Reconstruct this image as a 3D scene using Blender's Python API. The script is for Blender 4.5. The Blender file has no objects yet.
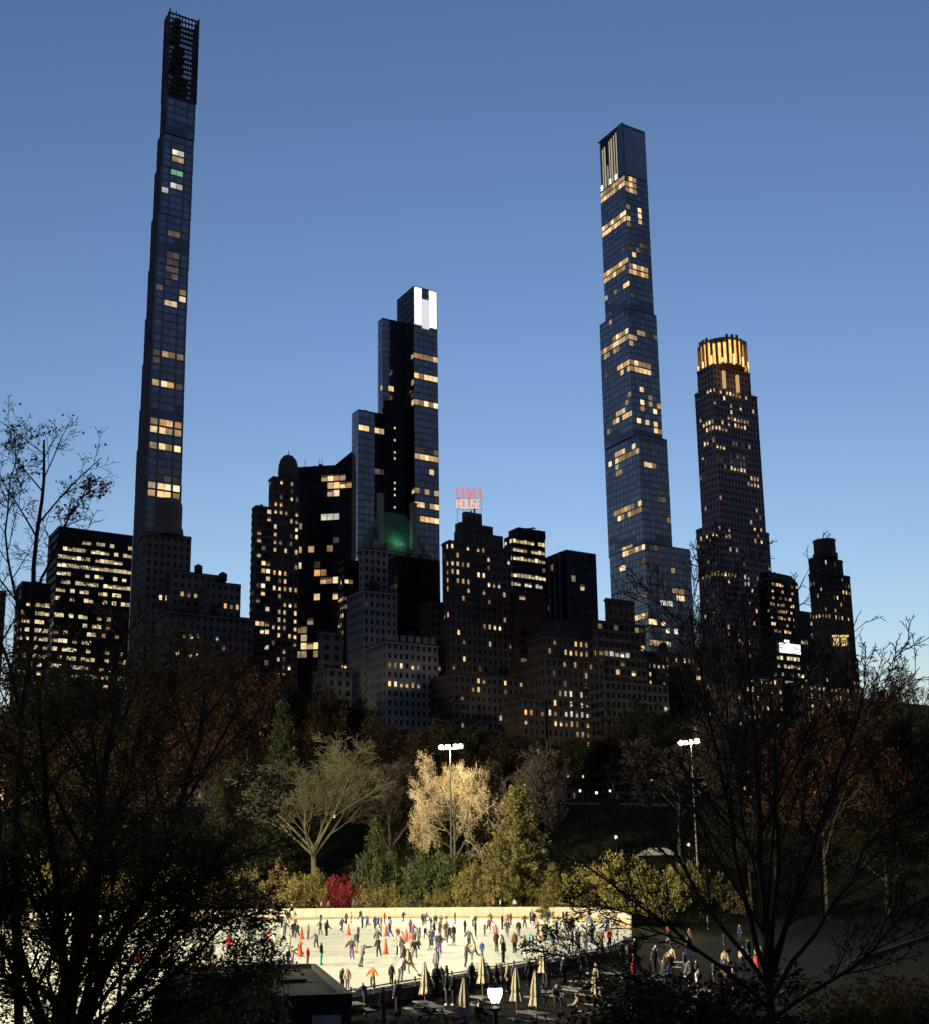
import bpy, bmesh, math, random, time
import numpy as np
from mathutils import Vector, Matrix
T0 = time.time()
R = math.radians
SC = bpy.context.scene
COL = SC.collection

# ------------------------------------------------------------------ camera
FPX, PX0, PY0, EYE = 1228.0, 464.5, 619.0, 6.0          # focal length and principal point in pixels, eye height over the ice
PITCH, ROLL = math.atan(261 / 1228.0), R(0.83)
_f = Vector((0, math.cos(PITCH), math.sin(PITCH)))
_r0 = Vector((1, 0, 0)); _u0 = _r0.cross(_f)
_rt = _r0 * math.cos(ROLL) - _u0 * math.sin(ROLL)
_up = _u0 * math.cos(ROLL) + _r0 * math.sin(ROLL)
cam = bpy.data.cameras.new('camera')
cam.sensor_fit = 'VERTICAL'; cam.sensor_height = 24.0
cam.lens = 24.0 * FPX / 1024.0
cam.shift_y = (PY0 - 512.0) / 1024.0
cam.clip_start = 0.1; cam.clip_end = 12000
cam_o = bpy.data.objects.new('camera', cam); COL.objects.link(cam_o)
cam_o.matrix_world = Matrix(((_rt.x, _up.x, -_f.x, 0), (_rt.y, _up.y, -_f.y, 0), (_rt.z, _up.z, -_f.z, EYE), (0, 0, 0, 1)))
SC.camera = cam_o

EXPOSURE = 5.75                                           # exposed for deep dusk
K = 2.0 ** EXPOSURE

# ------------------------------------------------------------------ dusk sky, last of the sun, exposure
SUN_AZ, SUN_EL = R(4), R(-3.8)                          # azimuth to the right of the view axis
w = bpy.data.worlds.new('World'); SC.world = w; w.use_nodes = True
nt = w.node_tree; bg = nt.nodes['Background']
sky = nt.nodes.new('ShaderNodeTexSky'); sky.sky_type = 'NISHITA'; sky.sun_disc = False
sky.sun_elevation = SUN_EL; sky.sun_rotation = SUN_AZ
sky.altitude = 3000; sky.air_density = 2.1; sky.dust_density = 1.0; sky.ozone_density = 2.1
nt.links.new(sky.outputs[0], bg.inputs[0]); bg.inputs[1].default_value = 0.15
sun = bpy.data.lights.new('sun', 'SUN'); sun.energy = 0.001; sun.angle = R(12); sun.color = (1, .75, .55)
sun_o = bpy.data.objects.new('sun', sun); COL.objects.link(sun_o)
sun_o.rotation_euler = (R(89), 0, -SUN_AZ + math.pi)
vs = SC.view_settings
SC.display_settings.display_device = 'sRGB'
vs.view_transform = 'Standard'; vs.look = 'None'; vs.exposure = EXPOSURE; vs.gamma = 1.0; vs.use_curve_mapping = False

# ------------------------------------------------------------------ helpers
rng = random.Random(7)
NR = np.random.default_rng(7)

def ray(px, py):
    d = _rt * ((px - PX0) / FPX) + _up * ((PY0 - py) / FPX) + _f
    return d
def at(px, py, Y):                       # the point seen at a pixel, Y metres in front of the camera
    d = ray(px, py); k = Y / d.y
    return Vector((d.x * k, Y, EYE + d.z * k))
def on(px, py, z=0.0):                   # the point of a level plane seen at a pixel
    d = ray(px, py); k = (z - EYE) / d.z
    return Vector((d.x * k, d.y * k, z))
_RT, _UP, _FW = (np.array(v) for v in (_rt, _up, _f))
def proj(P):
    q = np.asarray(P, float) - np.array((0, 0, EYE))
    z = q @ _FW
    return PX0 + FPX * (q @ _RT) / z, PY0 - FPX * (q @ _UP) / z

def sstep(a, b, x):
    t = min(1.0, max(0.0, (x - a) / (b - a))); return t * t * (3 - 2 * t)
_wx, _wy = zip(*sorted((on(x, y, 0).x, on(x, y, 0).y) for x, y in ((20, 921), (150, 919.5), (270, 918.4), (360, 917.8), (450, 917.4), (530, 917.2), (596, 919.6))))
def wall_y(x): return float(np.interp(x, _wx, _wy))    # depth of the rink's far edge
def ground_z(x, y):
    near = 5.3 * (1 - sstep(4, 44, y))
    start = wall_y(x) + 10 + 40 * sstep(30, 70, x)
    hill = 27.0 * sstep(start, 326, y)
    bumps = 0.5 * math.sin(x * .09 + 1.3) * math.sin(y * .07) * sstep(205, 240, y)
    return -1.0 + near + hill + bumps

class MB:
    """collects faces; build() links them as one mesh object"""
    def __init__(s): s.v = []; s.f = []; s.m = []
    def face(s, pts, m=0):
        n = len(s.v); s.v += [tuple(p) for p in pts]; s.f.append(tuple(range(n, n + len(pts)))); s.m.append(m)
    def box(s, c, size, rz=0.0, m=0, taper=1.0):
        hx, hy, hz = size[0] / 2, size[1] / 2, size[2] / 2
        ca, sa = math.cos(rz), math.sin(rz); n = len(s.v)
        for k in (-1, 1):
            t = taper if k > 0 else 1.0
            for (i, j) in ((-1, -1), (1, -1), (1, 1), (-1, 1)):
                x, y = i * hx * t, j * hy * t
                s.v.append((c[0] + x * ca - y * sa, c[1] + x * sa + y * ca, c[2] + k * hz))
        for q in ((0, 3, 2, 1), (4, 5, 6, 7), (0, 1, 5, 4), (1, 2, 6, 5), (2, 3, 7, 6), (3, 0, 4, 7)):
            s.f.append(tuple(n + i for i in q)); s.m.append(m)
    def obox(s, O, a, b, c, m=0):        # box from a corner and three edge vectors
        n = len(s.v); O, a, b, c = (Vector(t) for t in (O, a, b, c))
        for p in (O, O + a, O + a + b, O + b, O + c, O + a + c, O + a + b + c, O + b + c): s.v.append(tuple(p))
        for q in ((0, 3, 2, 1), (4, 5, 6, 7), (0, 1, 5, 4), (1, 2, 6, 5), (2, 3, 7, 6), (3, 0, 4, 7)):
            s.f.append(tuple(n + i for i in q)); s.m.append(m)
    def prism(s, poly, z0, z1, m=0, scale_top=1.0):
        n = len(s.v); k = len(poly)
        cx = sum(p[0] for p in poly) / k; cy = sum(p[1] for p in poly) / k
        s.v += [(p[0], p[1], z0) for p in poly]
        s.v += [(cx + (p[0] - cx) * scale_top, cy + (p[1] - cy) * scale_top, z1) for p in poly]
        s.f.append(tuple(range(n + k - 1, n - 1, -1))); s.f.append(tuple(range(n + k, n + 2 * k))); s.m += [m, m]
        for i in range(k):
            j = (i + 1) % k; s.f.append((n + i, n + j, n + k + j, n + k + i)); s.m.append(m)
    def tube(s, pts, rad, sides=6, m=0):
        pts = [Vector(p) for p in pts]; n0 = len(s.v); N = len(pts)
        for i, p in enumerate(pts):
            d = (pts[min(i + 1, N - 1)] - pts[max(i - 1, 0)]).normalized()
            a = d.cross(Vector((0, 0, 1)) if abs(d.z) < .9 else Vector((1, 0, 0))).normalized(); b = d.cross(a)
            r = rad[i] if isinstance(rad, (list, tuple)) else rad
            for k in range(sides):
                t = 2 * math.pi * k / sides; s.v.append(tuple(p + a * (r * math.cos(t)) + b * (r * math.sin(t))))
        for i in range(N - 1):
            for k in range(sides):
                k2 = (k + 1) % sides
                s.f.append((n0 + i * sides + k, n0 + i * sides + k2, n0 + (i + 1) * sides + k2, n0 + (i + 1) * sides + k)); s.m.append(m)
        s.f.append(tuple(n0 + k for k in range(sides))); s.m.append(m)
        s.f.append(tuple(n0 + (N - 1) * sides + k for k in reversed(range(sides)))); s.m.append(m)
    def lathe(s, c, prof, sides=10, m=0):   # prof: (radius, z)
        n0 = len(s.v)
        for (r, z) in prof:
            for k in range(sides):
                t = 2 * math.pi * k / sides; s.v.append((c[0] + r * math.cos(t), c[1] + r * math.sin(t), c[2] + z))
        for i in range(len(prof) - 1):
            for k in range(sides):
                k2 = (k + 1) % sides
                s.f.append((n0 + i * sides + k, n0 + i * sides + k2, n0 + (i + 1) * sides + k2, n0 + (i + 1) * sides + k)); s.m.append(m)
        s.f.append(tuple(n0 + k for k in reversed(range(sides)))); s.m.append(m)
        s.f.append(tuple(n0 + (len(prof) - 1) * sides + k for k in range(sides))); s.m.append(m)
    def mesh(s, name, mats, smooth=False):
        me = bpy.data.meshes.new(name); me.from_pydata(s.v, [], s.f)
        for m in (mats if isinstance(mats, (list, tuple)) else [mats]): me.materials.append(m)
        if any(s.m): me.polygons.foreach_set('material_index', s.m)
        if smooth: me.polygons.foreach_set('use_smooth', [True] * len(s.f))
        me.update(); return me
    def build(s, name, mats, parent=None, smooth=False, **kw):
        return link(name, s.mesh(name, mats, smooth), parent, **kw)

def link(name, me, parent=None, loc=None, rz=0.0, kind=None, label=None, category=None, group=None):
    o = bpy.data.objects.new(name, me); COL.objects.link(o)
    if parent is not None: o.parent = parent
    if loc is not None: o.location = loc
    if rz: o.rotation_euler = (0, 0, rz)
    if kind: o['kind'] = kind
    if label: o['label'] = label
    if category: o['category'] = category
    if group: o['group'] = group
    return o
def empty(name, label, category, loc=(0, 0, 0), rz=0.0, group=None):
    return link(name, None, None, loc, rz, None, label, category, group)
def arr_mesh(name, V, F, mats, mi=None, smooth=False):
    """numpy mesh: V (n,3); F (m,k) with one k"""
    me = bpy.data.meshes.new(name); k = F.shape[1]
    me.vertices.add(len(V)); me.vertices.foreach_set('co', np.ascontiguousarray(V, dtype=np.float32).ravel())
    me.loops.add(F.size); me.loops.foreach_set('vertex_index', np.ascontiguousarray(F, dtype=np.int32).ravel())
    me.polygons.add(len(F)); me.polygons.foreach_set('loop_start', np.arange(0, F.size, k, dtype=np.int32))
    for m in mats: me.materials.append(m)
    if mi is not None: me.polygons.foreach_set('material_index', np.ascontiguousarray(mi, dtype=np.int32))
    if smooth: me.polygons.foreach_set('use_smooth', np.ones(len(F), dtype=bool))
    me.update(calc_edges=True); return me

# ------------------------------------------------------------------ materials
MATS = {}
def mat(name, col, rough=.8, metal=0.0, var=.25, scale=.6, bump=0.0, spec=.3, island=0.0, objvar=0.0, detail=4.0):
    if name in MATS: return MATS[name]
    m = bpy.data.materials.new(name); m.use_nodes = True; t = m.node_tree; p = t.nodes['Principled BSDF']
    p.inputs['Roughness'].default_value = rough; p.inputs['Metallic'].default_value = metal
    p.inputs['Specular IOR Level'].default_value = spec
    tc = t.nodes.new('ShaderNodeTexCoord'); no = t.nodes.new('ShaderNodeTexNoise')
    no.inputs['Scale'].default_value = scale; no.inputs['Detail'].default_value = detail
    t.links.new(tc.outputs['Object'], no.inputs['Vector'])
    mr = t.nodes.new('ShaderNodeMapRange'); mr.inputs[1].default_value = .25; mr.inputs[2].default_value = .75
    mr.inputs[3].default_value = 1 - var; mr.inputs[4].default_value = 1 + var
    t.links.new(no.outputs['Fac'], mr.inputs[0]); fac = mr.outputs[0]
    if island or objvar:
        if island:
            g = t.nodes.new('ShaderNodeNewGeometry'); src = g.outputs['Random Per Island']; a = island
        else:
            g = t.nodes.new('ShaderNodeObjectInfo'); src = g.outputs['Random']; a = objvar
        r2 = t.nodes.new('ShaderNodeMapRange'); r2.inputs[3].default_value = 1 - a; r2.inputs[4].default_value = 1 + a
        t.links.new(src, r2.inputs[0])
        mu = t.nodes.new('ShaderNodeMath'); mu.operation = 'MULTIPLY'
        t.links.new(fac, mu.inputs[0]); t.links.new(r2.outputs[0], mu.inputs[1]); fac = mu.outputs[0]
    vm = t.nodes.new('ShaderNodeVectorMath'); vm.operation = 'SCALE'; vm.inputs[0].default_value = col[:3]
    t.links.new(fac, vm.inputs['Scale']); t.links.new(vm.outputs[0], p.inputs['Base Color'])
    if bump:
        b = t.nodes.new('ShaderNodeBump'); b.inputs['Strength'].default_value = bump; b.inputs['Distance'].default_value = .05
        t.links.new(no.outputs['Fac'], b.inputs['Height']); t.links.new(b.outputs[0], p.inputs['Normal'])
    MATS[name] = m; return m
def leafmat(name, col, var=.45, trans=.35, hue=(1.25, .9, .6)):
    if name in MATS: return MATS[name]
    m = bpy.data.materials.new(name); m.use_nodes = True; t = m.node_tree
    p = t.nodes['Principled BSDF']; out = t.nodes['Material Output']
    p.inputs['Roughness'].default_value = .6; p.inputs['Specular IOR Level'].default_value = .2
    g = t.nodes.new('ShaderNodeNewGeometry')
    cr = t.nodes.new('ShaderNodeValToRGB'); e = cr.color_ramp.elements
    e[0].color = tuple(c * (1 - var) for c in col) + (1,); e[1].color = tuple(c * (1 + var) * h for c, h in zip(col, hue)) + (1,)
    t.links.new(g.outputs['Random Per Island'], cr.inputs[0]); t.links.new(cr.outputs[0], p.inputs['Base Color'])
    tr = t.nodes.new('ShaderNodeBsdfTranslucent'); t.links.new(cr.outputs[0], tr.inputs[0])
    mx = t.nodes.new('ShaderNodeMixShader'); mx.inputs[0].default_value = trans
    t.links.new(p.outputs[0], mx.inputs[1]); t.links.new(tr.outputs[0], mx.inputs[2]); t.links.new(mx.outputs[0], out.inputs[0])
    MATS[name] = m; return m
def emit(name, cols, lo, hi, sample=False, noise=0.0):
    """a light source as bright as it shows in the picture (lo to hi, over the exposure); lamps and rooms differ by object"""
    if name in MATS: return MATS[name]
    m = bpy.data.materials.new(name); m.use_nodes = True; t = m.node_tree; t.nodes.remove(t.nodes['Principled BSDF'])
    out = t.nodes['Material Output']; em = t.nodes.new('ShaderNodeEmission'); oi = t.nodes.new('ShaderNodeObjectInfo')
    cr = t.nodes.new('ShaderNodeValToRGB'); el = cr.color_ramp.elements
    while len(el) < len(cols): el.new(.5)
    for i, c in enumerate(cols): el[i].position = i / max(1, len(cols) - 1); el[i].color = tuple(c) + (1,)
    t.links.new(oi.outputs['Random'], cr.inputs[0]); t.links.new(cr.outputs[0], em.inputs[0])
    ml = t.nodes.new('ShaderNodeMath'); ml.operation = 'MULTIPLY'; ml.inputs[1].default_value = 7.31
    fr = t.nodes.new('ShaderNodeMath'); fr.operation = 'FRACT'
    t.links.new(oi.outputs['Random'], ml.inputs[0]); t.links.new(ml.outputs[0], fr.inputs[0])
    sq = t.nodes.new('ShaderNodeMath'); sq.operation = 'POWER'; sq.inputs[1].default_value = 1.7; t.links.new(fr.outputs[0], sq.inputs[0]); fr = sq
    mr = t.nodes.new('ShaderNodeMapRange'); mr.inputs[3].default_value = lo / K; mr.inputs[4].default_value = hi / K
    t.links.new(fr.outputs[0], mr.inputs[0]); st = mr.outputs[0]
    if noise:
        g = t.nodes.new('ShaderNodeNewGeometry'); no = t.nodes.new('ShaderNodeTexNoise'); no.inputs['Scale'].default_value = noise; no.inputs['Detail'].default_value = 2
        t.links.new(g.outputs['Position'], no.inputs['Vector'])
        m2 = t.nodes.new('ShaderNodeMapRange'); m2.inputs[1].default_value = .3; m2.inputs[2].default_value = .7; m2.inputs[3].default_value = .6; m2.inputs[4].default_value = 1.15
        t.links.new(no.outputs['Fac'], m2.inputs[0])
        mm = t.nodes.new('ShaderNodeMath'); mm.operation = 'MULTIPLY'; t.links.new(st, mm.inputs[0]); t.links.new(m2.outputs[0], mm.inputs[1]); st = mm.outputs[0]
    t.links.new(st, em.inputs[1]); t.links.new(em.outputs[0], out.inputs[0])
    if not sample: m.cycles.emission_sampling = 'NONE'
    MATS[name] = m; return m

WARM = ((1, .58, .24), (1, .70, .38), (1, .50, .18), (1, .80, .52), (1, .62, .28))
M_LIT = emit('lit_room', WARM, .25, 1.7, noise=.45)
M_DIM = emit('dim_room', ((.75, .52, .34), (.6, .55, .5), (.7, .45, .25)), .06, .22, noise=.45)
M_COOL = emit('cool_room', ((.9, .95, .8), (1, .9, .65)), .45, 1.2, noise=.45)
M_GREEN = emit('green_room', ((.3, .7, .45), (.3, .7, .45)), .5, .6)
M_OFFICE = emit('office_light', ((1, .76, .42), (1, .84, .54), (1, .7, .34)), .4, 1.4, noise=.5)
M_GLASS = mat('tower_glass', (.40, .39, .39), rough=.06, metal=.85, var=.15, scale=.05, island=.18, spec=.5)
M_GLASSD = mat('dark_glass', (.035, .038, .045), rough=.12, metal=.5, var=.2, scale=.05, island=.5, spec=.5)
M_PANE = mat('window_glass', (.02, .022, .026), rough=.1, var=.3, scale=.2, island=.6, spec=.5)
M_LIME = mat('limestone', (.23, .21, .185), rough=.9, var=.22, scale=.08, bump=.2)
M_PALE = mat('pale_limestone', (.42, .385, .35), rough=.9, var=.22, scale=.08, bump=.2)
M_ROSE = mat('rosy_limestone', (.54, .42, .40), rough=.9, var=.15, scale=.08, bump=.2)
M_BROWN = mat('brown_brick', (.15, .115, .095), rough=.9, var=.22, scale=.08, bump=.2)
M_RED = mat('red_brick', (.12, .055, .042), rough=.9, var=.22, scale=.08, bump=.2)
M_GREY = mat('grey_concrete', (.13, .12, .115), rough=.9, var=.2, scale=.08)
M_BLACK = mat('black_metal', (.018, .018, .02), rough=.5, var=.2, scale=.1)
M_BRONZE = mat('bronze_terracotta', (.11, .085, .066), rough=.6, var=.2, scale=.1)
M_MULL = mat('dark_mullion', (.22, .22, .23), rough=.15, var=.15, scale=.1, metal=.85)
M_ROOF = mat('roof_felt', (.06, .06, .06), rough=.95, var=.3, scale=.5)
M_COPPER = mat('green_copper', (.10, .20, .15), rough=.7, var=.3, scale=.3)

# ------------------------------------------------------------------ the city: grid directions of the streets
GA = R(31)
E1 = Vector((math.cos(GA), math.sin(GA), 0))            # along the park fronts, to the right and away
E2 = Vector((-math.sin(GA), math.cos(GA), 0))           # along the side streets, to the left and away
CITY_Z = 24.0

def set_grid(deg):
    global E1, E2, GA
    GA = R(deg); E1 = Vector((math.cos(GA), math.sin(GA), 0)); E2 = Vector((-math.sin(GA), math.cos(GA), 0))
def solve_w(C, e, px):
    lo, hi = 0.0, 140.0
    x0 = proj(C)[0]; s = 1 if px > x0 else -1
    for _ in range(50):
        m = (lo + hi) / 2
        x = proj(C + e * m)[0]
        if (x - px) * s < 0: lo = m
        else: hi = m
    return (lo + hi) / 2

STYLES = {  # wall, pane, pier share, band share, relief
    'glass': (M_MULL, M_GLASS, .07, .24, .12), 'black': (M_BLACK, M_GLASSD, .08, .22, .15),
    'lime': (M_LIME, M_PANE, .52, .45, .35), 'brown': (M_BROWN, M_PANE, .52, .45, .35), 'red': (M_RED, M_PANE, .6, .5, .3),
    'pale': (M_PALE, M_PANE, .52, .45, .35), 'rose': (M_ROSE, M_PANE, .42, .38, .3),
    'grey': (M_GREY, M_PANE, .4, .42, .35), 'office': (M_BLACK, M_PANE, .07, .54, .35), 'balcony': (M_GREY, M_PANE, .10, .40, .8),
    'bronze': (M_BRONZE, M_PANE, .5, .12, .3),
}
class Building:
    def __init__(s, name, label, px, Y, group='skyline beyond the park'):
        p = at(px, 700, Y)
        s.root = empty(name, label, 'building', (p.x, p.y, CITY_Z), 0, group)
        s.off = Vector((p.x, p.y, CITY_Z)); s.n_lit = 0; s.extra = MB(); s.lit_src = []
    def part(s, name, mb, m, smooth=False, kind=None):
        return mb.build(name, m, s.root, smooth, loc=-s.off, kind=kind)
    def window(s, name, me, P, rz):
        o = link(name, me, s.root, P - s.off, rz); s.n_lit += 1; return o
    def facade(s, O, u, n, W, H, style, fl, cw, lit, p, pk, cols=None, mech=()):
        wallm, panem, pf, bf, dep = STYLES[style]
        nf = max(1, round(H / fl)); fh = H / nf
        if cols is None:
            nc = max(1, round(W / cw)); cw = W / nc
            cols = [(i * cw + cw * pf / 2, (i + 1) * cw - cw * pf / 2) for i in range(nc)]
        else: cols = [(a * W, b * W) for a, b in cols]
        nc = len(cols); z = Vector((0, 0, 1))
        piers, bands, panes = MB(), MB(), MB()
        edges = [0.0] + [x for c in cols for x in c] + [W]
        for k in range(0, len(edges), 2):
            a, b = edges[k], edges[k + 1]
            if b - a < .01: continue
            A, B = O + u * a, O + u * b; N = n * dep
            piers.face([A + N, B + N, B + N + z * H, A + N + z * H]); piers.face([B, B + z * H, B + N + z * H, B + N]); piers.face([A + N, A + N + z * H, A + z * H, A])
        for j in range(nf + 1):
            za = max(0, j * fh - fh * bf / 2); zb = min(H, j * fh + fh * bf / 2)
            A, B, N = O + z * za, O + u * W + z * za, n * (dep - .03 if style != 'balcony' else dep + .25); h = z * (zb - za)
            bands.face([A + N, B + N, B + N + h, A + N + h]); bands.face([A + h, A + N + h, B + N + h, B + h]); bands.face([A, B, B + N, A + N])
        # which rooms are lit: those seen inside the lit patches of the photograph, then a few by chance
        meshes = {}; rz = math.atan2(u.y, u.x)
        cells = [(i, j) for j in range(nf) for i in range(nc)]
        cen = np.array([O + u * ((cols[i][0] + cols[i][1]) / 2) + z * ((j + .5) * fh) for i, j in cells])
        X, Yp = proj(cen); GX, GY = X.reshape(nf, nc), Yp.reshape(nf, nc); on_ = {}
        for (x0, y0, x1, y1, k) in lit:                   # a patch lights whole storeys along the row, as rooms are lit
            xm = (max(x0, GX.min()) + min(x1, GX.max())) / 2
            if x0 > GX.max() + 3 or x1 < GX.min() - 3: continue
            i0 = int(np.argmin(np.abs(GX[nf // 2] - xm))); ys = GY[:, i0]
            if nc > 1: ys = ys + (GY[:, -1] - GY[:, 0]) / (GX[:, -1] - GX[:, 0]) * (xm - GX[:, i0])
            step = abs(ys[0] - ys[-1]) / max(1, nf - 1) if nf > 1 else 6
            inside = [j for j in range(nf) if y0 - .5 <= ys[j] <= y1 + .5]
            want = max(1, round((y1 - y0) / step - .25)); ym = (y0 + y1) / 2
            for j in sorted(inside, key=lambda j: abs(ys[j] - ym))[:want]:
                for i in range(nc):
                    if x0 <= GX[j, i] <= x1 and (i, j) not in on_: on_[(i, j)] = k
        for q, (i, j) in enumerate(cells):
            a, b = cols[i]; za, zb = (j + bf / 2) * fh, (j + 1 - bf / 2) * fh
            P = O + u * a + z * za + n * .03
            x, y = X[q], Yp[q]; m = None; k = on_.get((i, j))
            if k and rng.random() < k[1]: m = {'w': M_LIT, 'd': M_DIM, 'c': M_COOL, 'g': M_GREEN, 'o': M_OFFICE}[k[0]]
            if any(y0 <= y <= y1 for y0, y1 in mech): m = 'mech'
            if m is None and rng.random() < p: m = M_LIT if rng.random() < .7 else (M_COOL if rng.random() < .3 else M_DIM)
            if m == 'mech': continue
            if m is None or s.n_lit >= 300:
                t = [NR.uniform(-.012, .012) for _ in range(2)]
                panes.face([P + n * t[0], P + u * (b - a) + n * t[1], P + u * (b - a) + z * (zb - za) - n * t[0], P + z * (zb - za) - n * t[1]])
                continue
            # a lit room: sometimes only part of the opening, a blind drawn part of the way
            drop = rng.choice((0, 0, 0, .25, .4)) if style not in ('glass',) else 0
            key = (round(b - a, 2), round(zb - za, 2), m.name, drop)
            if key not in meshes:
                w_, h_ = b - a, zb - za; q2 = MB(); q2.face([(0, 0, 0), (w_, 0, 0), (w_, 0, h_ * (1 - drop)), (0, 0, h_ * (1 - drop))], 0)
                if drop: q2.face([(0, 0, h_ * (1 - drop)), (w_, 0, h_ * (1 - drop)), (w_, 0, h_), (0, 0, h_)], 1)
                meshes[key] = q2.mesh('window', [m, M_DIM])
            s.window('window', meshes[key], P, rz)
        s.part('piers', piers, wallm, kind='stuff'); s.part('floor_bands', bands, wallm, kind='stuff')
        if panes.f: s.part('dark_windows', panes, panem, kind='stuff')
    def block(s, xl, xc, xr, yt, Y, zb=None, style='brown', fl=3.6, cw=3.2, lit=(), p=(0.0, 0.0), w1=None, w2=None, colsN=None, colsE=None, mech=(), C=None, roof=True, styleE=None, litE=None):
        C0 = at(xc, yt, Y); z1 = C0.z; m_ = style in ('lime', 'pale', 'rose', 'brown', 'red', 'grey', 'balcony'); p = tuple(t * (2.6 if m_ else 1.5) for t in p); cw *= .8 if m_ else .82 if style == 'office' else 1
        if zb is None: zb = CITY_Z - 2
        if xr is not None: w1 = solve_w(C0, E1, xr)
        if xl is not None: w2 = solve_w(C0, E2, xl)
        w1 = w1 or 20; w2 = w2 or 20
        wallm, panem, pf, bf, dep = STYLES[style]
        O = Vector((C0.x, C0.y, zb)); H = z1 - zb; z = Vector((0, 0, 1))
        core = MB(); core.obox(O + E1 * dep + E2 * dep, E1 * (w1 - dep), E2 * (w2 - dep), z * H)
        s.part('wall', core, wallm)
        s.facade(O + E2 * dep + E1 * dep, E1, -E2, w1 - dep, H, style, fl, cw, lit, p[0], None, colsN, mech)
        se = styleE or style; de = STYLES[se][4]
        s.facade(O + E2 * w2 + E1 * dep, -E2, -E1, w2 - dep, H, se, fl, cw, lit if litE is None else litE, p[1], None, colsE, mech)
        # the corner where both facades meet
        cp = MB(); cp.obox(O + E1 * .02 + E2 * .02, E1 * dep, E2 * dep, z * (H + .3)); s.part('corner_pier', cp, wallm)
        if roof:
            rf = MB(); rf.obox(O + z * (H + .02) + E1 * .05 + E2 * .05, E1 * (w1 - .05), E2 * (w2 - .05), z * .5)
            mw = min(w1, w2)
            for _ in range(2):
                a, b = rng.uniform(.25, .6), rng.uniform(.25, .6)
                rf.obox(O + z * (H + .5) + E1 * (w1 * a) + E2 * (w2 * b), E1 * (mw * .2), E2 * (mw * .2), z * rng.uniform(1, 2.2))
            s.part('roof', rf, M_ROOF)
            if style in ('lime', 'pale', 'rose', 'brown', 'red', 'grey'):
                for dz, pr in ((H - .9, .45), (H - 7.6, .22)):
                    if dz < 5: continue
                    co = MB(); co.obox(O + z * dz - E1 * pr - E2 * pr, E1 * (w1 + pr), E2 * (dep + pr + .01), z * (.8 if pr > .3 else .45)); co.obox(O + z * (dz + .01) - E1 * pr - E2 * (pr - .02), E1 * (dep + pr), E2 * (w2 + pr), z * (.78 if pr > .3 else .43)); s.part('cornice', co, wallm)
                if mw > 10:
                    tk = MB(); c_ = O + E1 * (w1 * rng.uniform(.3, .7)) + E2 * (w2 * .45); bz = z1 + .5
                    for sx in (-1.1, 1.1):
                        for sy in (-1.1, 1.1): tk.tube([(c_.x + sx, c_.y + sy, bz), (c_.x + sx * .9, c_.y + sy * .9, bz + 2.2)], .12, 4)
                    tk.lathe((c_.x, c_.y, bz + 2.2), [(1.7, 0), (1.7, 2.6), (1.75, 2.65), (.1, 3.7)], 10); s.part('water_tank', tk, M_ROOF)
        return dict(O=O, w1=w1, w2=w2, z0=zb, z1=z1, C=C0)

def L(s):
    """lit patches of a facade, 'x0 y0 x1 y1 kind share' per entry"""
    out = []
    for r in s.split(';'):
        r = r.split()
        if not r: continue
        k = r[4] if len(r) > 4 else 'w'; sh = float(r[5]) if len(r) > 5 else 1.0
        out.append((float(r[0]), float(r[1]), float(r[2]), float(r[3]), (k, sh)))
    return out

# pencil-thin tower with a lattice crown
B = Building('slender_skyscraper', 'pencil-thin bronze and glass skyscraper, tallest, with a dark lattice crown', 160, 545)
ly = L('''170 146 186 157 c 1;170 157 186 172 w .8;170 172 186 180 g 1;170 180 186 188 c 1;158 184 169.5 192 c 1;166 228 180 236 d 1;182 228 190 236 d 1;
 164 252 180 278 d .8;150 281 163 291 d 1;178 287 190 304 w 1;163 300 178 310 w 1;163 350 190 362 w 1;150 350 163 362 d 1;140 382 178 392 w 1;178 382 190 392 d 1;
 130 419 190 439 w 1;130 444 190 456 w 1;163 472 178 481 d 1;130 481 190 501 w 1''')
cN = [(.05, .09), (.10, .27), (.32, .50), (.51, .69), (.75, .91), (.92, .96)]
zt = [None]
def lerp(tab): xs_, ys_ = zip(*tab); return lambda y: float(np.interp(y, xs_, ys_))
f_l = lerp([(8, 167), (95, 161.5), (150, 156), (205, 152), (270, 148), (315, 145), (380, 141), (440, 137), (535, 133.4)])
f_c = lerp([(96, 166.5), (125, 163.4), (185, 159.5), (245, 156), (300, 153.3), (400, 149), (480, 146), (540, 144)])
f_r = lerp([(20, 199.5), (125, 194.3), (240, 189.4), (300, 187), (450, 182.6), (520, 181)])
zb = CITY_Z - 2; tops = (480, 440, 400, 355, 310, 262, 212, 165, 132, 96)
for k, yt in enumerate(tops):
    q = B.block(f_l(yt), f_c(yt), f_r(yt), yt, 545, zb, 'glass', fl=3.85, lit=ly, litE=(), colsN=[(.06, .255), (.32, .50), (.51, .69), (.755, .94)], styleE='bronze', cw=2.6, mech=((124, 134), (242, 253), (409, 419)), roof=(k == len(tops) - 1))
    zb = q['z1'] + .02
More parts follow.
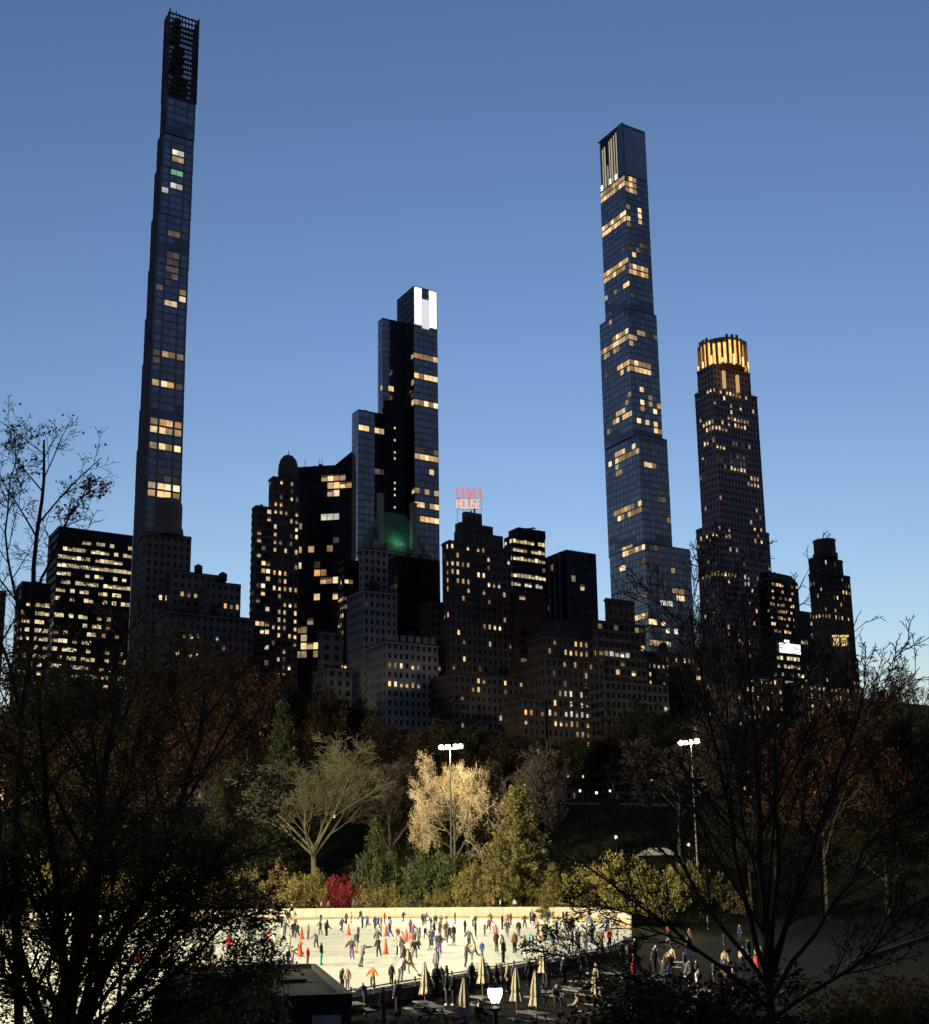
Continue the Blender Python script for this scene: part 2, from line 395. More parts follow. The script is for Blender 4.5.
# open lattice crown: fins and rails on four sides with the sky behind
q = q; zc = zb + .5; Ct = at(169.5, 8, 545); O = Vector((q['O'].x, q['O'].y, zc)); w1, w2 = q['w1'], q['w2']; HC = Ct.z - zc
lat = MB(); z = Vector((0, 0, 1))
for (o, u, W) in ((O, E1, w1), (O + E2 * w2, E1, w1), (O, E2, w2), (O + E1 * w1, E2, w2)):
    n_ = max(4, round(W / 1.7))
    for i in range(n_ + 1):
        top = HC * (1 - .035 * (i / n_ if u is E1 else 0)) - rng.choice((0, .6, 1.4))
        lat.obox(o + u * (W * i / n_ - .28), u * .5, (E2 if u is E1 else E1) * .4, z * top)
    for j in range(17):
        if rng.random() < .1: continue
        hh = HC * j / 17
        lat.obox(o + z * hh, u * W, (E2 if u is E1 else E1) * .3, z * (1.7 if j < 4 else .95))
B.part('lattice_crown', lat, M_BRONZE)
cb = MB()
for j in range(9): cb.obox(O + E1 * (w1 * (.12 + .05 * (j % 3))) + E2 * (w2 * .2) + z * (HC * j / 9), E1 * (w1 * (.62 - .05 * j)), E2 * (w2 * .5), z * (HC * .055))
B.part('crown_machinery', cb, M_BLACK)

# glass office slab, all floors lit
B = Building('office_slab', 'dark office slab with nearly every floor lit, at the left beside the thinnest tower', 90, 520)
B.block(48.5, 58.5, 133, 527, 520, style='office', fl=3.75, cw=2.55, lit=L('''60 527 134 535 w .25;60 535 84 545 o .3;84 535 134 549 o .6;58 549 134 566 o .85;58 566 134 574 o .95;58 574 134 590 o .8;52 590 134 612 o .6;50 612 100 700 o .62;100 612 134 690 w .35'''))
B = Building('office_block', 'lower office block with lit floors at the far left edge behind bare twigs', 32, 500)
B.block(16.5, 22, 51, 582, 500, style='office', fl=3.6, cw=2.5, lit=L('16 596 50 606 o .9;14 606 50 640 o .8;14 640 50 700 o .55'))
B = Building('apartment_block', 'narrow dark apartment block cut by the left edge of the picture', 0, 505)
B.block(None, -14, 6.5, 590, 505, style='brown', p=(.08, .08))

# masonry tower with a drum penthouse, and its wings
B = Building('art_deco_tower', 'brown masonry tower with drum-shaped top in front of the thinnest skyscraper', 165, 470)
q = B.block(138, 146, 191.5, 532, 470, style='lime', fl=3.5, cw=3.4, p=(.01, .0), lit=L('180 586 200 598 w 1;155 590 170 600 w .6'))
sh = MB(); c = at(167.5, 528, 478)
top = at(165, 501, 478).z
oc = [(c.x + math.cos(t) * 5.9 * (1 if k % 2 else .97), c.y + math.sin(t) * 5.9) for k, t in enumerate(np.linspace(0, 2 * math.pi, 13)[:-1])]
sh.prism([(c.x + (x - c.x) * 1.18, c.y + (y - c.y) * 1.18) for x, y in oc], q['z1'], q['z1'] + 3.2, scale_top=.93); sh.prism(oc, q['z1'] + 3.2, top - 2.2); sh.prism(oc, top - 2.2, top, scale_top=.86)
B.part('drum_penthouse', sh, M_LIME)
B = Building('stepped_mansion_block', 'low limestone block with stepped roof and few lit windows right of the drum-topped tower', 222, 455)
B.block(None, 172, 226, 571, 470, style='lime', fl=3.5, cw=3.3, w2=18, lit=L('176 586 197 598 w 1'), p=(.015, 0))
B.block(None, 210, 241, 582, 462, style='lime', fl=3.5, cw=3.3, w2=14, p=(.02, 0), lit=L('222 603 241 613 w 1'))
B.block(None, 168, 253, 611, 448, style='lime', fl=3.5, cw=3.1, w2=14, p=(.04, 0), lit=L('198 604 212 614 w .6;218 604 245 614 w .7;176 626 200 640 w .6'))

# tower with curved balconies and the domed tower
B = Building('balcony_tower', 'slim tower with curved balconies, shorter neighbour of the domed tower', 262, 500)
B.block(252, 256, 272, 506, 500, style='balcony', fl=3.3, cw=3.0, p=(.12, .1), lit=L('252 560 272 580 w .35;252 600 272 640 w .35'))
B = Building('domed_tower', 'brown residential tower with a small rounded dome left of the black glass tower', 283, 510)
q = B.block(269, 273, 300, 477, 510, style='brown', fl=3.4, cw=3.0, p=(.10, .06), lit=L('269 510 296 520 w .6;269 540 296 560 w .45;269 570 296 600 w .35;269 610 296 640 w .35'))
d = MB(); c = at(288, 477, 519); dz = at(288, 455, 519).z - q['z1']
d.lathe((c.x, c.y, q['z1']), [(4.5, 0), (4.5, dz * .45), (4.3, dz * .62), (3.6, dz * .8), (2.2, dz * .94), (.6, dz), (.15, dz + .1), (.1, dz + 2.0)], 14)
B.part('dome', d, M_BROWN, True)

# black glass tower with a sloping shoulder
B = Building('black_glass_tower', 'wide black glass tower with scattered lit offices and slanted shoulder', 322, 535)
set_grid(-7)
q = B.block(None, 290.5, 352, 468.5, 548, style='black', fl=3.8, cw=2.9, w2=9, p=(.015, 0), lit=L('''322 474 352 478 w .6;326 480 350 486 w .7;306 488 324 495 w .5;330 490 340 498 w .8;308 504 322 512 w .5;322 516 342 523 c .8;290 520 304 528 w .7;326 526 342 540 c .6;292 544 314 556 w .8;
 290 562 304 576 w .7;316 564 340 576 w .5;316 578 342 588 w .8;322 592 336 604 w .6;290 612 316 626 w .45;290 630 304 636 w .7;302 640 322 650 w .6;296 652 320 664 w .8''')) 
sl = MB(); O = q['O'] + E1 * q['w1']; O.z = q['z1'] + .52; hh = at(351, 451.5, 545).z - O.z
A = O - E1 * 8; up_ = Vector((0, 0, hh)); sl.v += [tuple(t) for t in (O, A, O + up_, O + E2 * 8, A + E2 * 8, O + E2 * 8 + up_)]
sl.f += [(0, 2, 1), (3, 4, 5), (0, 3, 5, 2), (1, 2, 5, 4), (0, 1, 4, 3)]; sl.m += [0] * 5
B.part('slanted_shoulder', sl, M_BLACK); set_grid(31)
an = MB()
for px in (305, 319, 322): p_ = at(px, 466, 560); an.tube([(p_.x, p_.y, p_.z - 3), (p_.x, p_.y, p_.z + 3.5)], .15, 5)
B.part('roof_mast', an, M_BLACK)
B = Building('lit_annex', 'small glass building with stacked lit rooms squeezed behind the copper-roofed hotel', 350, 500)
B.block(338, 344, 362, 560, 500, style='office', fl=3.6, cw=2.7, p=(.0, .0), lit=L('338 574 352 586 w .6;338 592 356 606 w .95;352 600 362 608 w .9;340 606 352 616 w .5;322 616 362 640 w .35;351 636 362 662 w .75;338 660 352 668 w .8'))
B = Building('slab_house', 'blank grey slab house in front of the black tower base', 328, 440)
B.block(318, 321, 342, 632, 440, style='lime', fl=3.6, cw=5, p=(.0, .0))
B.block(None, 327, 352, 668, 432, style='lime', fl=3.4, cw=3.4, w2=12, p=(.03, 0))

# blue glass tower of three volumes with the blazing white top
B = Building('three_part_glass_tower', 'blue glass tower of three steps with a blazing white panel at its top', 405, 600)
la = L('''411 351 440 363 w 1;411 374 440 386 w 1;411 399 440 410 w 1;411 455 440 465 w .95;411 449 440 455 d .6;411 467 440 477 w .4;411 489 440 498 w .8;411 501 440 509 w .7;418 518 440 527 w 1;425 530 440 540 w .3;425 575 440 586 w .3;
 378 384 392 393 w .9;385 420 396 428 w .8;411 392 414 398 d 1;359 422 368 430 w 1;372 424 384 432 w 1;372 467 384 475 d 1;352 558 362 600 w .3;434 545 440 560 w .5''')
q1 = B.block(352, 358.5, 385, 410, 596, style='glass', fl=3.7, cw=3.1, lit=la)
q2 = B.block(378, 382.5, 410, 318.5, 606, style='glass', fl=3.7, cw=3.1, lit=la, styleE='glass')
q3 = B.block(397, 413.5, 437, 286.5, 600, style='glass', fl=3.7, cw=3.1, lit=la, styleE='black')
pl_m = emit('white_panel', ((1, .97, .9), (1, .97, .9)), 1.7, 1.7)
pn = MB(); O = q3['O']; zt = q3['z1']; zlo = at(414, 326, 600).z
for k in range(3):                                        # three bright upright panes
    pn = MB()
    a0 = .04 + .31 * k; pn.obox(O + E1 * (q3['w1'] * a0) - E2 * .25 + Vector((0, 0, zlo + (1.5 if k != 1 else 0) - O.z)), E1 * (q3['w1'] * (.29 if k < 2 else .30)), E2 * .2, Vector((0, 0, zt - zlo - (1.6 if k != 1 else 6.0))))
    B.part('lit_panel', pn, pl_m if k != 1 else emit('pale_panel', ((.9, .93, 1), (.9, .93, 1)), .8, .8))
ds = MB(); C_ = at(394.6, 500, 597)                      # the line of stair lights on the dark re-entrant side
for k in range(17):
    if k in (1, 3, 6, 7, 8, 12, 14): continue
    p_ = at(394.8, 428 + k * 6.1, 597.5); ds.box(p_, (.7, .3, 1.0), GA)
B.part('stair_lights', ds, emit('stair_light', ((1, .9, .7), (1, .95, .8)), .8, .8))
dk = MB(); a_ = at(384, 500, 597.8); b_ = at(405, 500, 597.8); tz = at(394, 400, 597.8).z
dk.obox(Vector((a_.x, a_.y, CITY_Z)), Vector((b_.x - a_.x, .0, 0)), Vector((0, 8, 0)), Vector((0, 0, tz - CITY_Z))); B.part('dark_recess', dk, M_BLACK)

# hotel with a steep copper roof lit green
B = Building('copper_roof_hotel', 'limestone hotel with a steep green-lit copper roof and tall chimneys', 398, 480)
q = B.block(359, 363, 432, 548, 480, style='pale', fl=3.4, cw=3.3, p=(.012, .0), lit=L('378 612 396 622 w .8;370 638 376 646 w .8'))
O = q['O']; z = Vector((0, 0, 1)); zr = q['z1'] + .5; ridge = at(398, 509, 489).z - zr
w1, w2 = q['w1'], q['w2']
rf = MB(); a, b, c_, d_ = O + E1 * 2, O + E1 * (w1 - 1), O + E1 * (w1 - 1) + E2 * (w2 + 7), O + E1 * 2 + E2 * (w2 + 7)
up = Vector((0, 0, zr - O.z)); ra = O + E1 * (w1 * .36) + E2 * 6.5 + up + z * ridge; rb = O + E1 * (w1 * .72) + E2 * 6.5 + up + z * ridge; rc = rb + E2 * 3; rd = ra + E2 * 3
a, b, c_, d_ = (t + up for t in (a, b, c_, d_))
for fc in ((a, b, rb, ra), (b, c_, rc, rb), (c_, d_, rd, rc), (d_, a, ra, rd), (ra, rb, rc, rd)): rf.face(fc)
B.part('copper_roof', rf, M_COPPER)
ch = MB()
for (px, y0) in ((380.5, 495), (413.5, 505)):
    p_ = at(px, 540, 486); hz = at(px, y0, 486).z; ch = MB(); ch.box((p_.x, p_.y, (hz + zr) / 2), (2.2, 2.2, hz - zr), GA); ch.box((p_.x, p_.y, hz + .3), (2.6, 2.6, .6), GA); B.part('chimney', ch, M_PALE)
dm = MB()
for k in range(4):
    p_ = O + E1 * (w1 * (.18 + .2 * k)) + up + E2 * .8; dm = MB(); dm.box(p_ + z * 1.6, (2.6, 2.4, 3.2), GA); dm.box(p_ + z * 3.6, (2.2, 2.2, .9), GA, taper=.2); B.part('dormer', dm, M_PALE)
lp = bpy.data.lights.new('roof_floodlight', 'POINT'); lp.energy = 320 / K; lp.color = (.25, 1, .45); lp.shadow_soft_size = .6
lo = bpy.data.objects.new('roof_floodlight', lp); COL.objects.link(lo); p_ = (ra + rb) / 2 - E2 * 7.5 - z * (ridge * .72) + E1 * -1; lo.location = p_ - B.off; lo.parent = B.root
# dark party wall and crenellated lower block
B = Building('dark_slab_house', 'windowless black slab right of the copper-roofed hotel', 420, 470)
B.block(None, 397.5, 440, 556, 468, style='black', fl=3.4, cw=5, w2=8, p=(.0, .0))
B.block(None, 430, 447, 602, 456, style='brown', fl=3.4, cw=3, w2=8, p=(.02, .0))
B = Building('crenellated_block', 'pale limestone block with notched parapet and two rows of lit windows below the copper roof', 405, 430)
q = B.block(366, 386, 438, 641, 430, style='pale', fl=3.4, cw=2.9, p=(.0, .01), lit=L('386 662 420 668 w .85;385 685 420 692 w 1;402 714 412 722 w 1;432 714 440 720 w .7;372 640 380 648 w .6'))
cr = MB()
for k in range(7): cr.obox(q['O'] + Vector((0, 0, q['z1'] - q['z0'] + .5)) + E1 * (q['w1'] * (k / 7 + .02)), E1 * (q['w1'] * .07), E2 * 1.2, Vector((0, 0, 2.2)))
B.part('parapet_merlons', cr, M_PALE)
B.block(None, 363, 397, 590, 447, style='pale', fl=3.4, cw=3.0, w2=14, p=(.03, .0))

# stepped brick hotel with the rooftop letters
B = Building('stepped_brick_hotel', 'stepped dark brick hotel carrying red rooftop letters', 476, 450)
lh = L('''446 545 454 548 w .6;470 545 482 550 w .8;493 552 500 562 w .8;446 560 458 590 w .6;462 546 470 606 w .4;478 572 492 580 w .5;484 585 500 592 w 1;486 594 492 602 w .8;502 586 507 598 w .7;484 620 500 628 w 1;484 628 500 632 w .6;504 620 509 628 w .8;448 628 466 640 w .4;455 656 470 668 w .6;478 642 494 648 c .5;496 655 506 660 d .6''')
q = B.block(442, 449, 511, 541, 450, style='brown', fl=3.3, cw=2.9, lit=lh, p=(.035, .05))
q2 = B.block(454, 459, 503, 531, 455, q['z1'] + .6, style='brown', fl=3.3, cw=2.9, p=(.02, .02))
q3 = B.block(455, 460, 493, 523, 458, q2['z1'] + .6, style='brown', fl=3.3, cw=2.9, p=(.0, .0))
q4 = B.block(462, 465, 482, 512.5, 461, q3['z1'] + .6, style='brown', fl=3.3, cw=2.9, p=(.0, .0))
B.block(None, 453, 529, 674, 425, style='brown', fl=3.3, cw=2.8, w2=16, p=(.04, .0), lit=L('455 700 492 706 w .55;478 680 484 686 w .9;500 678 530 688 w .35;488 692 500 698 w .6;452 716 464 726 w .7'))
B.block(None, 522, 545, 698, 422, style='brown', fl=3.3, cw=2.6, w2=12, p=(.05, .0), lit=L('524 708 545 726 w .6'))
# the rooftop letters, built stroke by stroke on an open frame
STROKES = {'E': [(0, 0, 0, 6), (0, 0, 4, 0), (0, 3, 3, 3), (0, 6, 4, 6)], 'S': [(0, 0, 4, 0), (4, 0, 4, 3), (0, 3, 4, 3), (0, 3, 0, 6), (0, 6, 4, 6)],
           'X': [(0, 0, 4, 6), (0, 6, 4, 0)], 'H': [(0, 0, 0, 6), (4, 0, 4, 6), (0, 3, 4, 3)], 'O': [(0, 0, 0, 6), (4, 0, 4, 6), (0, 0, 4, 0), (0, 6, 4, 6)],
           'U': [(0, 0, 0, 6), (4, 0, 4, 6), (0, 0, 4, 0)]}
S = empty('rooftop_sign', 'red rooftop letters reading ESSEX HOUSE on an open frame', 'sign', at(469, 512, 462))
so = Vector(S.location)
M_SIGN = emit('red_sign_light', ((1, .16, .10), (1, .22, .12)), .9, 1.1); M_SIGN2 = emit('orange_sign_light', ((1, .36, .16), (1, .45, .22)), 1.3, 1.5)
for word, y0, y1, m_ in (('ESSEX', 489, 497.5, M_SIGN), ('HOUSE', 499.5, 508, M_SIGN2)):
    for k, chh in enumerate(word):
        x0 = 457 + k * 5.05; sm = MB()
        p00, p10, p01 = at(x0, y1, 462), at(x0 + 3.7, y1, 462), at(x0, y0, 462)
        ux, uz = (p10 - p00).x / 4, (p01 - p00).z / 6
        for (xa, ya, xb, yb) in STROKES[chh]:
            A, Bv = Vector((p00.x + xa * ux, p00.y, p00.z + ya * uz)), Vector((p00.x + xb * ux, p00.y, p00.z + yb * uz))
            sm.tube([A, Bv], .27, 5)
        sm.build('letter', m_, S, loc=-so)
fr = MB(); gz = q4['z1'] + .4
for px in (457, 463, 469, 475, 481): p_ = at(px, 500, 462.6); fr.tube([(p_.x, p_.y, gz - (6 if px in (457, 481) else 0)), (p_.x, p_.y, at(px, 488.6, 462.6).z)], .07, 4)
for y_ in (498.5, 509.2): fr.tube([at(456, y_, 462.9), at(483, y_, 462.9)], .07, 4)
fr.build('frame', M_BLACK, S, loc=-so)

# lit glass office and neighbours
B = Building('banded_office_tower', 'office tower with bright ribbon windows right of the stepped brick hotel', 524, 530)
B.block(504, 512, 545, 536, 530, style='office', fl=3.9, cw=2.4, lit=L('''511 540 534 546 o 1;536 543 545 548 o .9;504 548 545 553 o .85;511 553 545 557 o .8;506 560 545 566 o .9;504 570 530 574 o .9;508 574 545 580 o .7;528 575 545 580 o 1;505 584 545 588 c .6'''), p=(.05, .05))
mh = MB(); p_ = at(527, 533.5, 540); mh.box((p_.x, p_.y, p_.z - 1), (15, 8, 4), GA); mh.tube([(p_.x, p_.y, p_.z), (p_.x + 3, p_.y, p_.z + 3)], .3, 4); mh.tube([(p_.x - 2, p_.y, p_.z + 2.2), (p_.x + 4, p_.y, p_.z + 2.4)], .3, 4); B.part('roof_crane', mh, M_BLACK)
B = Building('red_brick_slab', 'plain dark red brick slab below the ribbon-windowed office tower', 528, 450)
B.block(510, 514, 545, 592, 450, style='red', fl=3.4, cw=7, p=(.01, .0))
B = Building('dark_pilaster_tower', 'dark flat-topped office tower with upright pilasters at its left side', 570, 560)
q = B.block(545, 566, 596, 550.5, 560, style='black', fl=3.8, cw=2.6, p=(.025, .01), lit=L('566 565 580 580 w .25;570 590 592 602 w .2;545 604 556 610 w .6'))  # the patch low on the front puts a curved reflection into lit panes
pl = MB()
for f_ in (.2, .45, .7, .9): pl.obox(q['O'] + E2 * (q['w2'] * f_) - E1 * .9, E2 * 2.0, E1 * .8, Vector((0, 0, q['z1'] - q['z0'] + .2)))
B.part('pilaster', pl, M_GREY)
B = Building('mansard_block', 'brown apartment house with mansard top and rows of yellowish lit windows', 575, 430)
q = B.block(None, 545, 604, 657, 430, style='brown', fl=3.5, cw=3.0, w2=16, p=(.06, .0), lit=L('560 662 604 670 w .25;562 676 604 684 w .3;562 690 604 696 c .85;562 700 604 705 c .8;562 709 604 716 c 1;546 710 556 714 w .7;560 724 590 730 w .6;575 733 590 740 w .7'))
B.block(None, 546, 594, 636, 440, style='brown', fl=3.5, cw=3.0, w2=12, p=(.10, .0), lit=L('546 652 594 657 w .6;546 640 594 648 w .25'))
ms = MB(); O = q['O'].copy(); t_ = at(570, 618, 442); ms.prism([tuple((at(547, 640, 441) + v).xy) for v in (Vector((0, 0, 0)), E1 * 18.5, E1 * 18.5 + E2 * 12, E2 * 12)], at(547, 636, 441).z, t_.z, scale_top=.86); B.part('mansard_roof', ms, M_ROOF)
B = Building('balcony_block', 'brown terraced block with bright white-lit top windows below the stepped glass skyscraper', 620, 440)
B.block(604.5, 606, 634, 599, 452, style='brown', fl=3.3, cw=3.0, p=(.015, .01))
B.block(592, 596, 645, 621, 445, style='balcony', fl=3.3, cw=3.0, p=(.03, .02), lit=L('606 651 628 655 c 1;612 656 636 668 w .5;594 652 606 658 w .8;614 668 636 680 w .35'))
B.block(None, 604, 668, 681, 430, style='balcony', fl=3.3, cw=3.0, w2=14, p=(.015, .0))

# stepped glass skyscraper
B = Building('stepped_glass_skyscraper', 'tall blue glass skyscraper with cantilevered steps and a lit crown', 635, 700)
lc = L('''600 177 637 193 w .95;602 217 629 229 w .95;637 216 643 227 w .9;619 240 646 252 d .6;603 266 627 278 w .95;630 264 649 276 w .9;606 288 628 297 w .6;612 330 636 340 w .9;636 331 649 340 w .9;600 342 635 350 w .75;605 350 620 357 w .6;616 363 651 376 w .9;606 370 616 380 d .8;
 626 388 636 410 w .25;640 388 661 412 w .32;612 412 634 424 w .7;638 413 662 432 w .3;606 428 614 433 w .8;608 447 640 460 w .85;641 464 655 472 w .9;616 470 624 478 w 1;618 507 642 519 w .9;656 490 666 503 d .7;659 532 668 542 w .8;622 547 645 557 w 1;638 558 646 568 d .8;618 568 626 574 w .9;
 672 584 686 600 w .8;660 597 673 604 c .8;634 610 648 617 w 1;648 622 665 629 w .8;648 640 676 647 w .6;660 630 680 634 c .6;686 580 692 588 d .8;634 590 648 600 d .8''')  # an orange reflection halfway up is put in as sparse lit panes
zb = CITY_Z - 2
cp = [(609.5, 645, 690, 543, 690), (604.5, 638.5, 667, 434, 697), (599.5, 627.5, 656.5, 308, 700), (600.3, 624.5, 647.5, 174, 703)]
q = None
for k, (xl, xc, xr, yt, Yd) in enumerate(cp):
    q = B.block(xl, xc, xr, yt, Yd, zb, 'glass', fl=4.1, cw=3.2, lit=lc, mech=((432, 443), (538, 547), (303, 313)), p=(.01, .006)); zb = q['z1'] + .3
# crown: open-sided screen with upright slits lit from inside
Ct = at(622.7, 124, 704); O = q['O'].copy(); O.z = zb + .3; HC = Ct.z - O.z; w1, w2 = q['w1'], q['w2']
cw_ = MB(); cw_.obox(O + E1 * 1.0 + E2 * .02, E1 * (w1 - 1.0), E2 * (w2 - .02), Vector((0, 0, HC - 2))); B.part('crown_core', cw_, M_GLASS)
fn = MB(); gl = MB()
for k in range(8):
    p_ = O + E2 * (w2 * (.22 + .095 * k)); fn.obox(p_ - E1 * .3, E2 * .5, E1 * 1.4, Vector((0, 0, HC)))
    if k < 7: gl.obox(p_ + E2 * (w2 * .03) - E1 * .1, E2 * (w2 * (.04 if k not in (2, 5) else .055)), E1 * .15, Vector((0, 0, HC * (.92 - .02 * k if k != 4 else .4))))

fn.obox(O - E1 * .3, E2 * (w2 * .2), E1 * 1.4, Vector((0, 0, HC))); fn.obox(O + Vector((0, 0, HC)) - E1 * .3, E1 * 1.2, E2 * w2, Vector((0, 0, .5))); fn.obox(O + Vector((0, 0, HC - 1.9)) + E1 * 1.0, E1 * (w1 - 1.0), E2 * w2, Vector((0, 0, 1.8)))
B.part('crown_fins', fn, M_MULL); B.part('crown_light', gl, emit('crown_light', ((1, .86, .6), (1, .86, .6)), .45, .45))
cl = MB()
for f_ in (.88, .52, .3): cl.obox(O + E2 * (w2 * f_) - E1 * .35, E2 * 1.8, E1 * .3, Vector((0, 0, 3.4)))
B.part('crown_lamp', cl, emit('crown_lamp', ((1, .9, .66), (1, .9, .66)), 1.8, 1.8))

# limestone tower with the uplit golden crown
B = Building('gold_crowned_tower', 'tall limestone tower with a glowing golden crown', 730, 640)
lg = L('''704 384 722 394 w .8;726 389 742 397 w .9;744 393 748 399 w .8;703 415 727 430 w .75;728 417 750 430 w .8;704 439 724 449 w .9;728 444 746 450 d .7;730 452 745 466 d .6;729 466 746 475 w 1;748 474 760 489 w 1;718 458 724 466 d 1;700 474 706 480 d 1;
 706 527 731 541 w .5;752 526 764 542 w .45;701 568 737 578 w .9;742 576 750 589 c 1;755 578 767 586 w .9;737 636 752 645 w .8;700 600 770 640 w .05''')
q = B.block(696, 714, 769, 524, 634, style='rose', fl=3.6, cw=3.0, lit=lg, p=(.03, .03))
q2 = B.block(694.6, 712, 757, 386, 640, q['z1'] + .5, style='rose', fl=3.6, cw=3.0, lit=lg, p=(.025, .025))
q3 = B.block(697, 713, 750, 364, 643, q2['z1'] + .5, style='rose', fl=3.6, cw=3.0, p=(.0, .0))
st = MB()
for px in (724.5, 740.5): p_ = at(px, 388, 641); hz = at(px, 371, 641).z - p_.z; st.box((p_.x, p_.y + (0 if px < 730 else 6), p_.z + hz / 2), (1.6, 1.2, hz), GA)
B.part('lit_niche', st, emit('niche_light', ((1, .62, .25), (1, .62, .25)), .6, .6))
c = q3['O'] + E1 * (q3['w1'] / 2) + E2 * (q3['w2'] / 2); zc0 = q3['z1'] + .5; zc1 = at(722, 340, 650).z
rad = 13.3; pi_ = MB(); gw = MB(); N_ = 28
for k in range(N_):
    t = 2 * math.pi * k / N_; x, y = c.x + rad * math.cos(t), c.y + rad * math.sin(t)
    hgt = (zc1 - zc0) * (1.0 if (k // 3) % 2 else .9)
    pi_.box((x, y, zc0 + hgt / 2), (1.2, 1.3, hgt), t)
    x, y = c.x + (rad - .4) * math.cos(t + math.pi / N_), c.y + (rad - .4) * math.sin(t + math.pi / N_)
    gw.box((x, y, zc0 + hgt * .42), (.4, 1.5, hgt * .8), t + math.pi / N_)
pi_.lathe((c.x, c.y, zc0), [(rad - 1.2, 0), (rad - 1.2, (zc1 - zc0) * .95)], 20)
B.part('crown_piers', pi_, mat('crown_stone', (.45, .32, .18), rough=.8)); B.part('crown_glow', gw, emit('uplit_stone_glow', ((1, .54, .15), (1, .54, .15)), 1.7, 1.7, noise=.5))  # glowing panels between the piers stand in for uplit stone
for k in range(N_):
    if k % 2: continue
    lp = MB(); t = 2 * math.pi * k / N_; lp.box((c.x + (rad + .9) * math.cos(t), c.y + (rad + .9) * math.sin(t), zc0 + rng.uniform(.4, 1.2) + (zc1 - zc0) * .05), (.5, 1.0, rng.uniform(2, 7)), t)
    B.part('crown_uplight', lp, emit('gold_lamp', ((1, .66, .25), (1, .66, .25)), 1.5, 1.5))

# the buildings at the right
B = Building('faceted_glass_building', 'glass building with slanted facets and dotted lit rooms right of the gold-crowned tower', 782, 620)
q = B.block(None, 768, 798, 580, 632, style='office', fl=3.6, cw=2.2, w2=7, p=(.12, .0), lit=L('768 580 798 586 w .5;768 590 796 640 w .4'))
sl = MB(); O = q['O'].copy(); O.z = q['z1'] + .5; hh = at(770, 571, 632).z - O.z
for p_ in (O, O + E1 * q['w1'], O + E1 * q['w1'] + E2 * 7, O + E2 * 7, O + Vector((0, 0, hh)), O + E1 * (q['w1'] * .75) + Vector((0, 0, hh * .85)), O + E1 * (q['w1'] * .75) + E2 * 6 + Vector((0, 0, hh * .85)), O + E2 * 6 + Vector((0, 0, hh))): sl.v.append(tuple(p_))
sl.f += [(0, 3, 2, 1), (4, 5, 6, 7), (0, 1, 5, 4), (1, 2, 6, 5), (2, 3, 7, 6), (3, 0, 4, 7)]; sl.m += [0] * 6
B.part('slanted_top', sl, M_GLASSD)
fb = MB()
for (a, b) in (((766, 573), (792, 577)), ((792, 577), (798, 597)), ((798, 597), (795, 640)), ((775, 572), (766, 600)), ((792, 577), (780, 640))): fb.tube([at(*a, 629), at(*b, 629 + (6 if b[0] > 790 else 0))], .35, 4)
B.part('facet_ribs', fb, M_GREY)
B = Building('white_lit_block', 'low block with a blazing white strip of top-floor windows', 790, 560)
q = B.block(None, 776, 803, 653, 560, style='office', fl=3.8, cw=2.6, w2=14, p=(.0, .0), lit=L('774 655 806 692 o .62'))
ws = MB(); O = q['O'].copy(); O.z = q['z1'] + .6
for k in range(4): ws.obox(O + E1 * (q['w1'] * (.15 + .2 * k)) - E2 * .1, E1 * (q['w1'] * .17), E2 * .3, Vector((0, 0, 4.5 if k != 1 else 6.2)))
B.part('white_lit_strip', ws, emit('white_strip', ((.95, .98, 1), (.95, .98, 1)), 1.6, 1.6)); rf = MB(); rf.obox(O + E2 * .5, E1 * q['w1'], E2 * 10, Vector((0, 0, 7.5))); B.part('penthouse', rf, M_BLACK)
B = Building('dark_infill_tower', 'narrow dark tower between the faceted building and the rounded right-hand tower', 804, 640)
B.block(None, 795, 813, 611, 640, style='black', fl=3.6, cw=2.6, w2=14, p=(.12, .0))
B = Building('rounded_cap_tower', 'brown tower with rounded flat cap, rightmost of the skyline', 832, 600)
lt = L('816 576 824 582 w .6;810 580 824 582 w .8;818 586 826 592 w .7;812 614 828 618 w .9;834 580 850 625 w .25;832 634 850 648 w .0;812 640 850 690 w .10')
q = B.block(808.5, 818, 850, 572, 600, style='brown', fl=3.4, cw=2.9, lit=lt, p=(.03, .03))
q2 = B.block(808.5, 817.5, 842.5, 557, 603, q['z1'] + .5, style='brown', fl=3.4, cw=2.9, p=(.03, .03))
B.block(810, 820, 858, 655, 590, style='brown', fl=3.4, cw=2.9, p=(.12, .08))
c = q2['O'] + E1 * (q2['w1'] * .48) + E2 * (q2['w2'] * .45); zc0 = q2['z1'] + .5; zc1 = at(826, 542, 612).z
cpm = MB(); cpm.lathe((c.x, c.y, zc0), [(6.4, 0), (6.4, (zc1 - zc0) * .25), (5.6, (zc1 - zc0) * .3), (5.6, zc1 - zc0 - .6), (5.9, zc1 - zc0 - .5), (5.9, zc1 - zc0)], 12); B.part('cap', cpm, M_BROWN)
lw = MB(); p0 = at(831.5, 648, 588); p1 = at(848.5, 636, 588)
for k in range(2): lw.box((p0.x + (p1.x - p0.x) * (.28 + .46 * k), p0.y, (p0.z + p1.z) / 2), ((p1.x - p0.x) * .3, .5, p1.z - p0.z - 2))
lw.box(((p0.x + p1.x) / 2, p0.y, p1.z), (p1.x - p0.x, .6, .9)); B.part('lit_bay', lw, emit('bay_light', ((1, .66, .3), (1, .66, .3)), .95, .95))
bw = MB(); bw.box(((p0.x + p1.x) / 2, p0.y + 5, (p0.z + p1.z) / 2 - 12), (p1.x - p0.x + 1, 9, p1.z - p0.z + 26)); B.part('bay_wall', bw, M_BROWN)
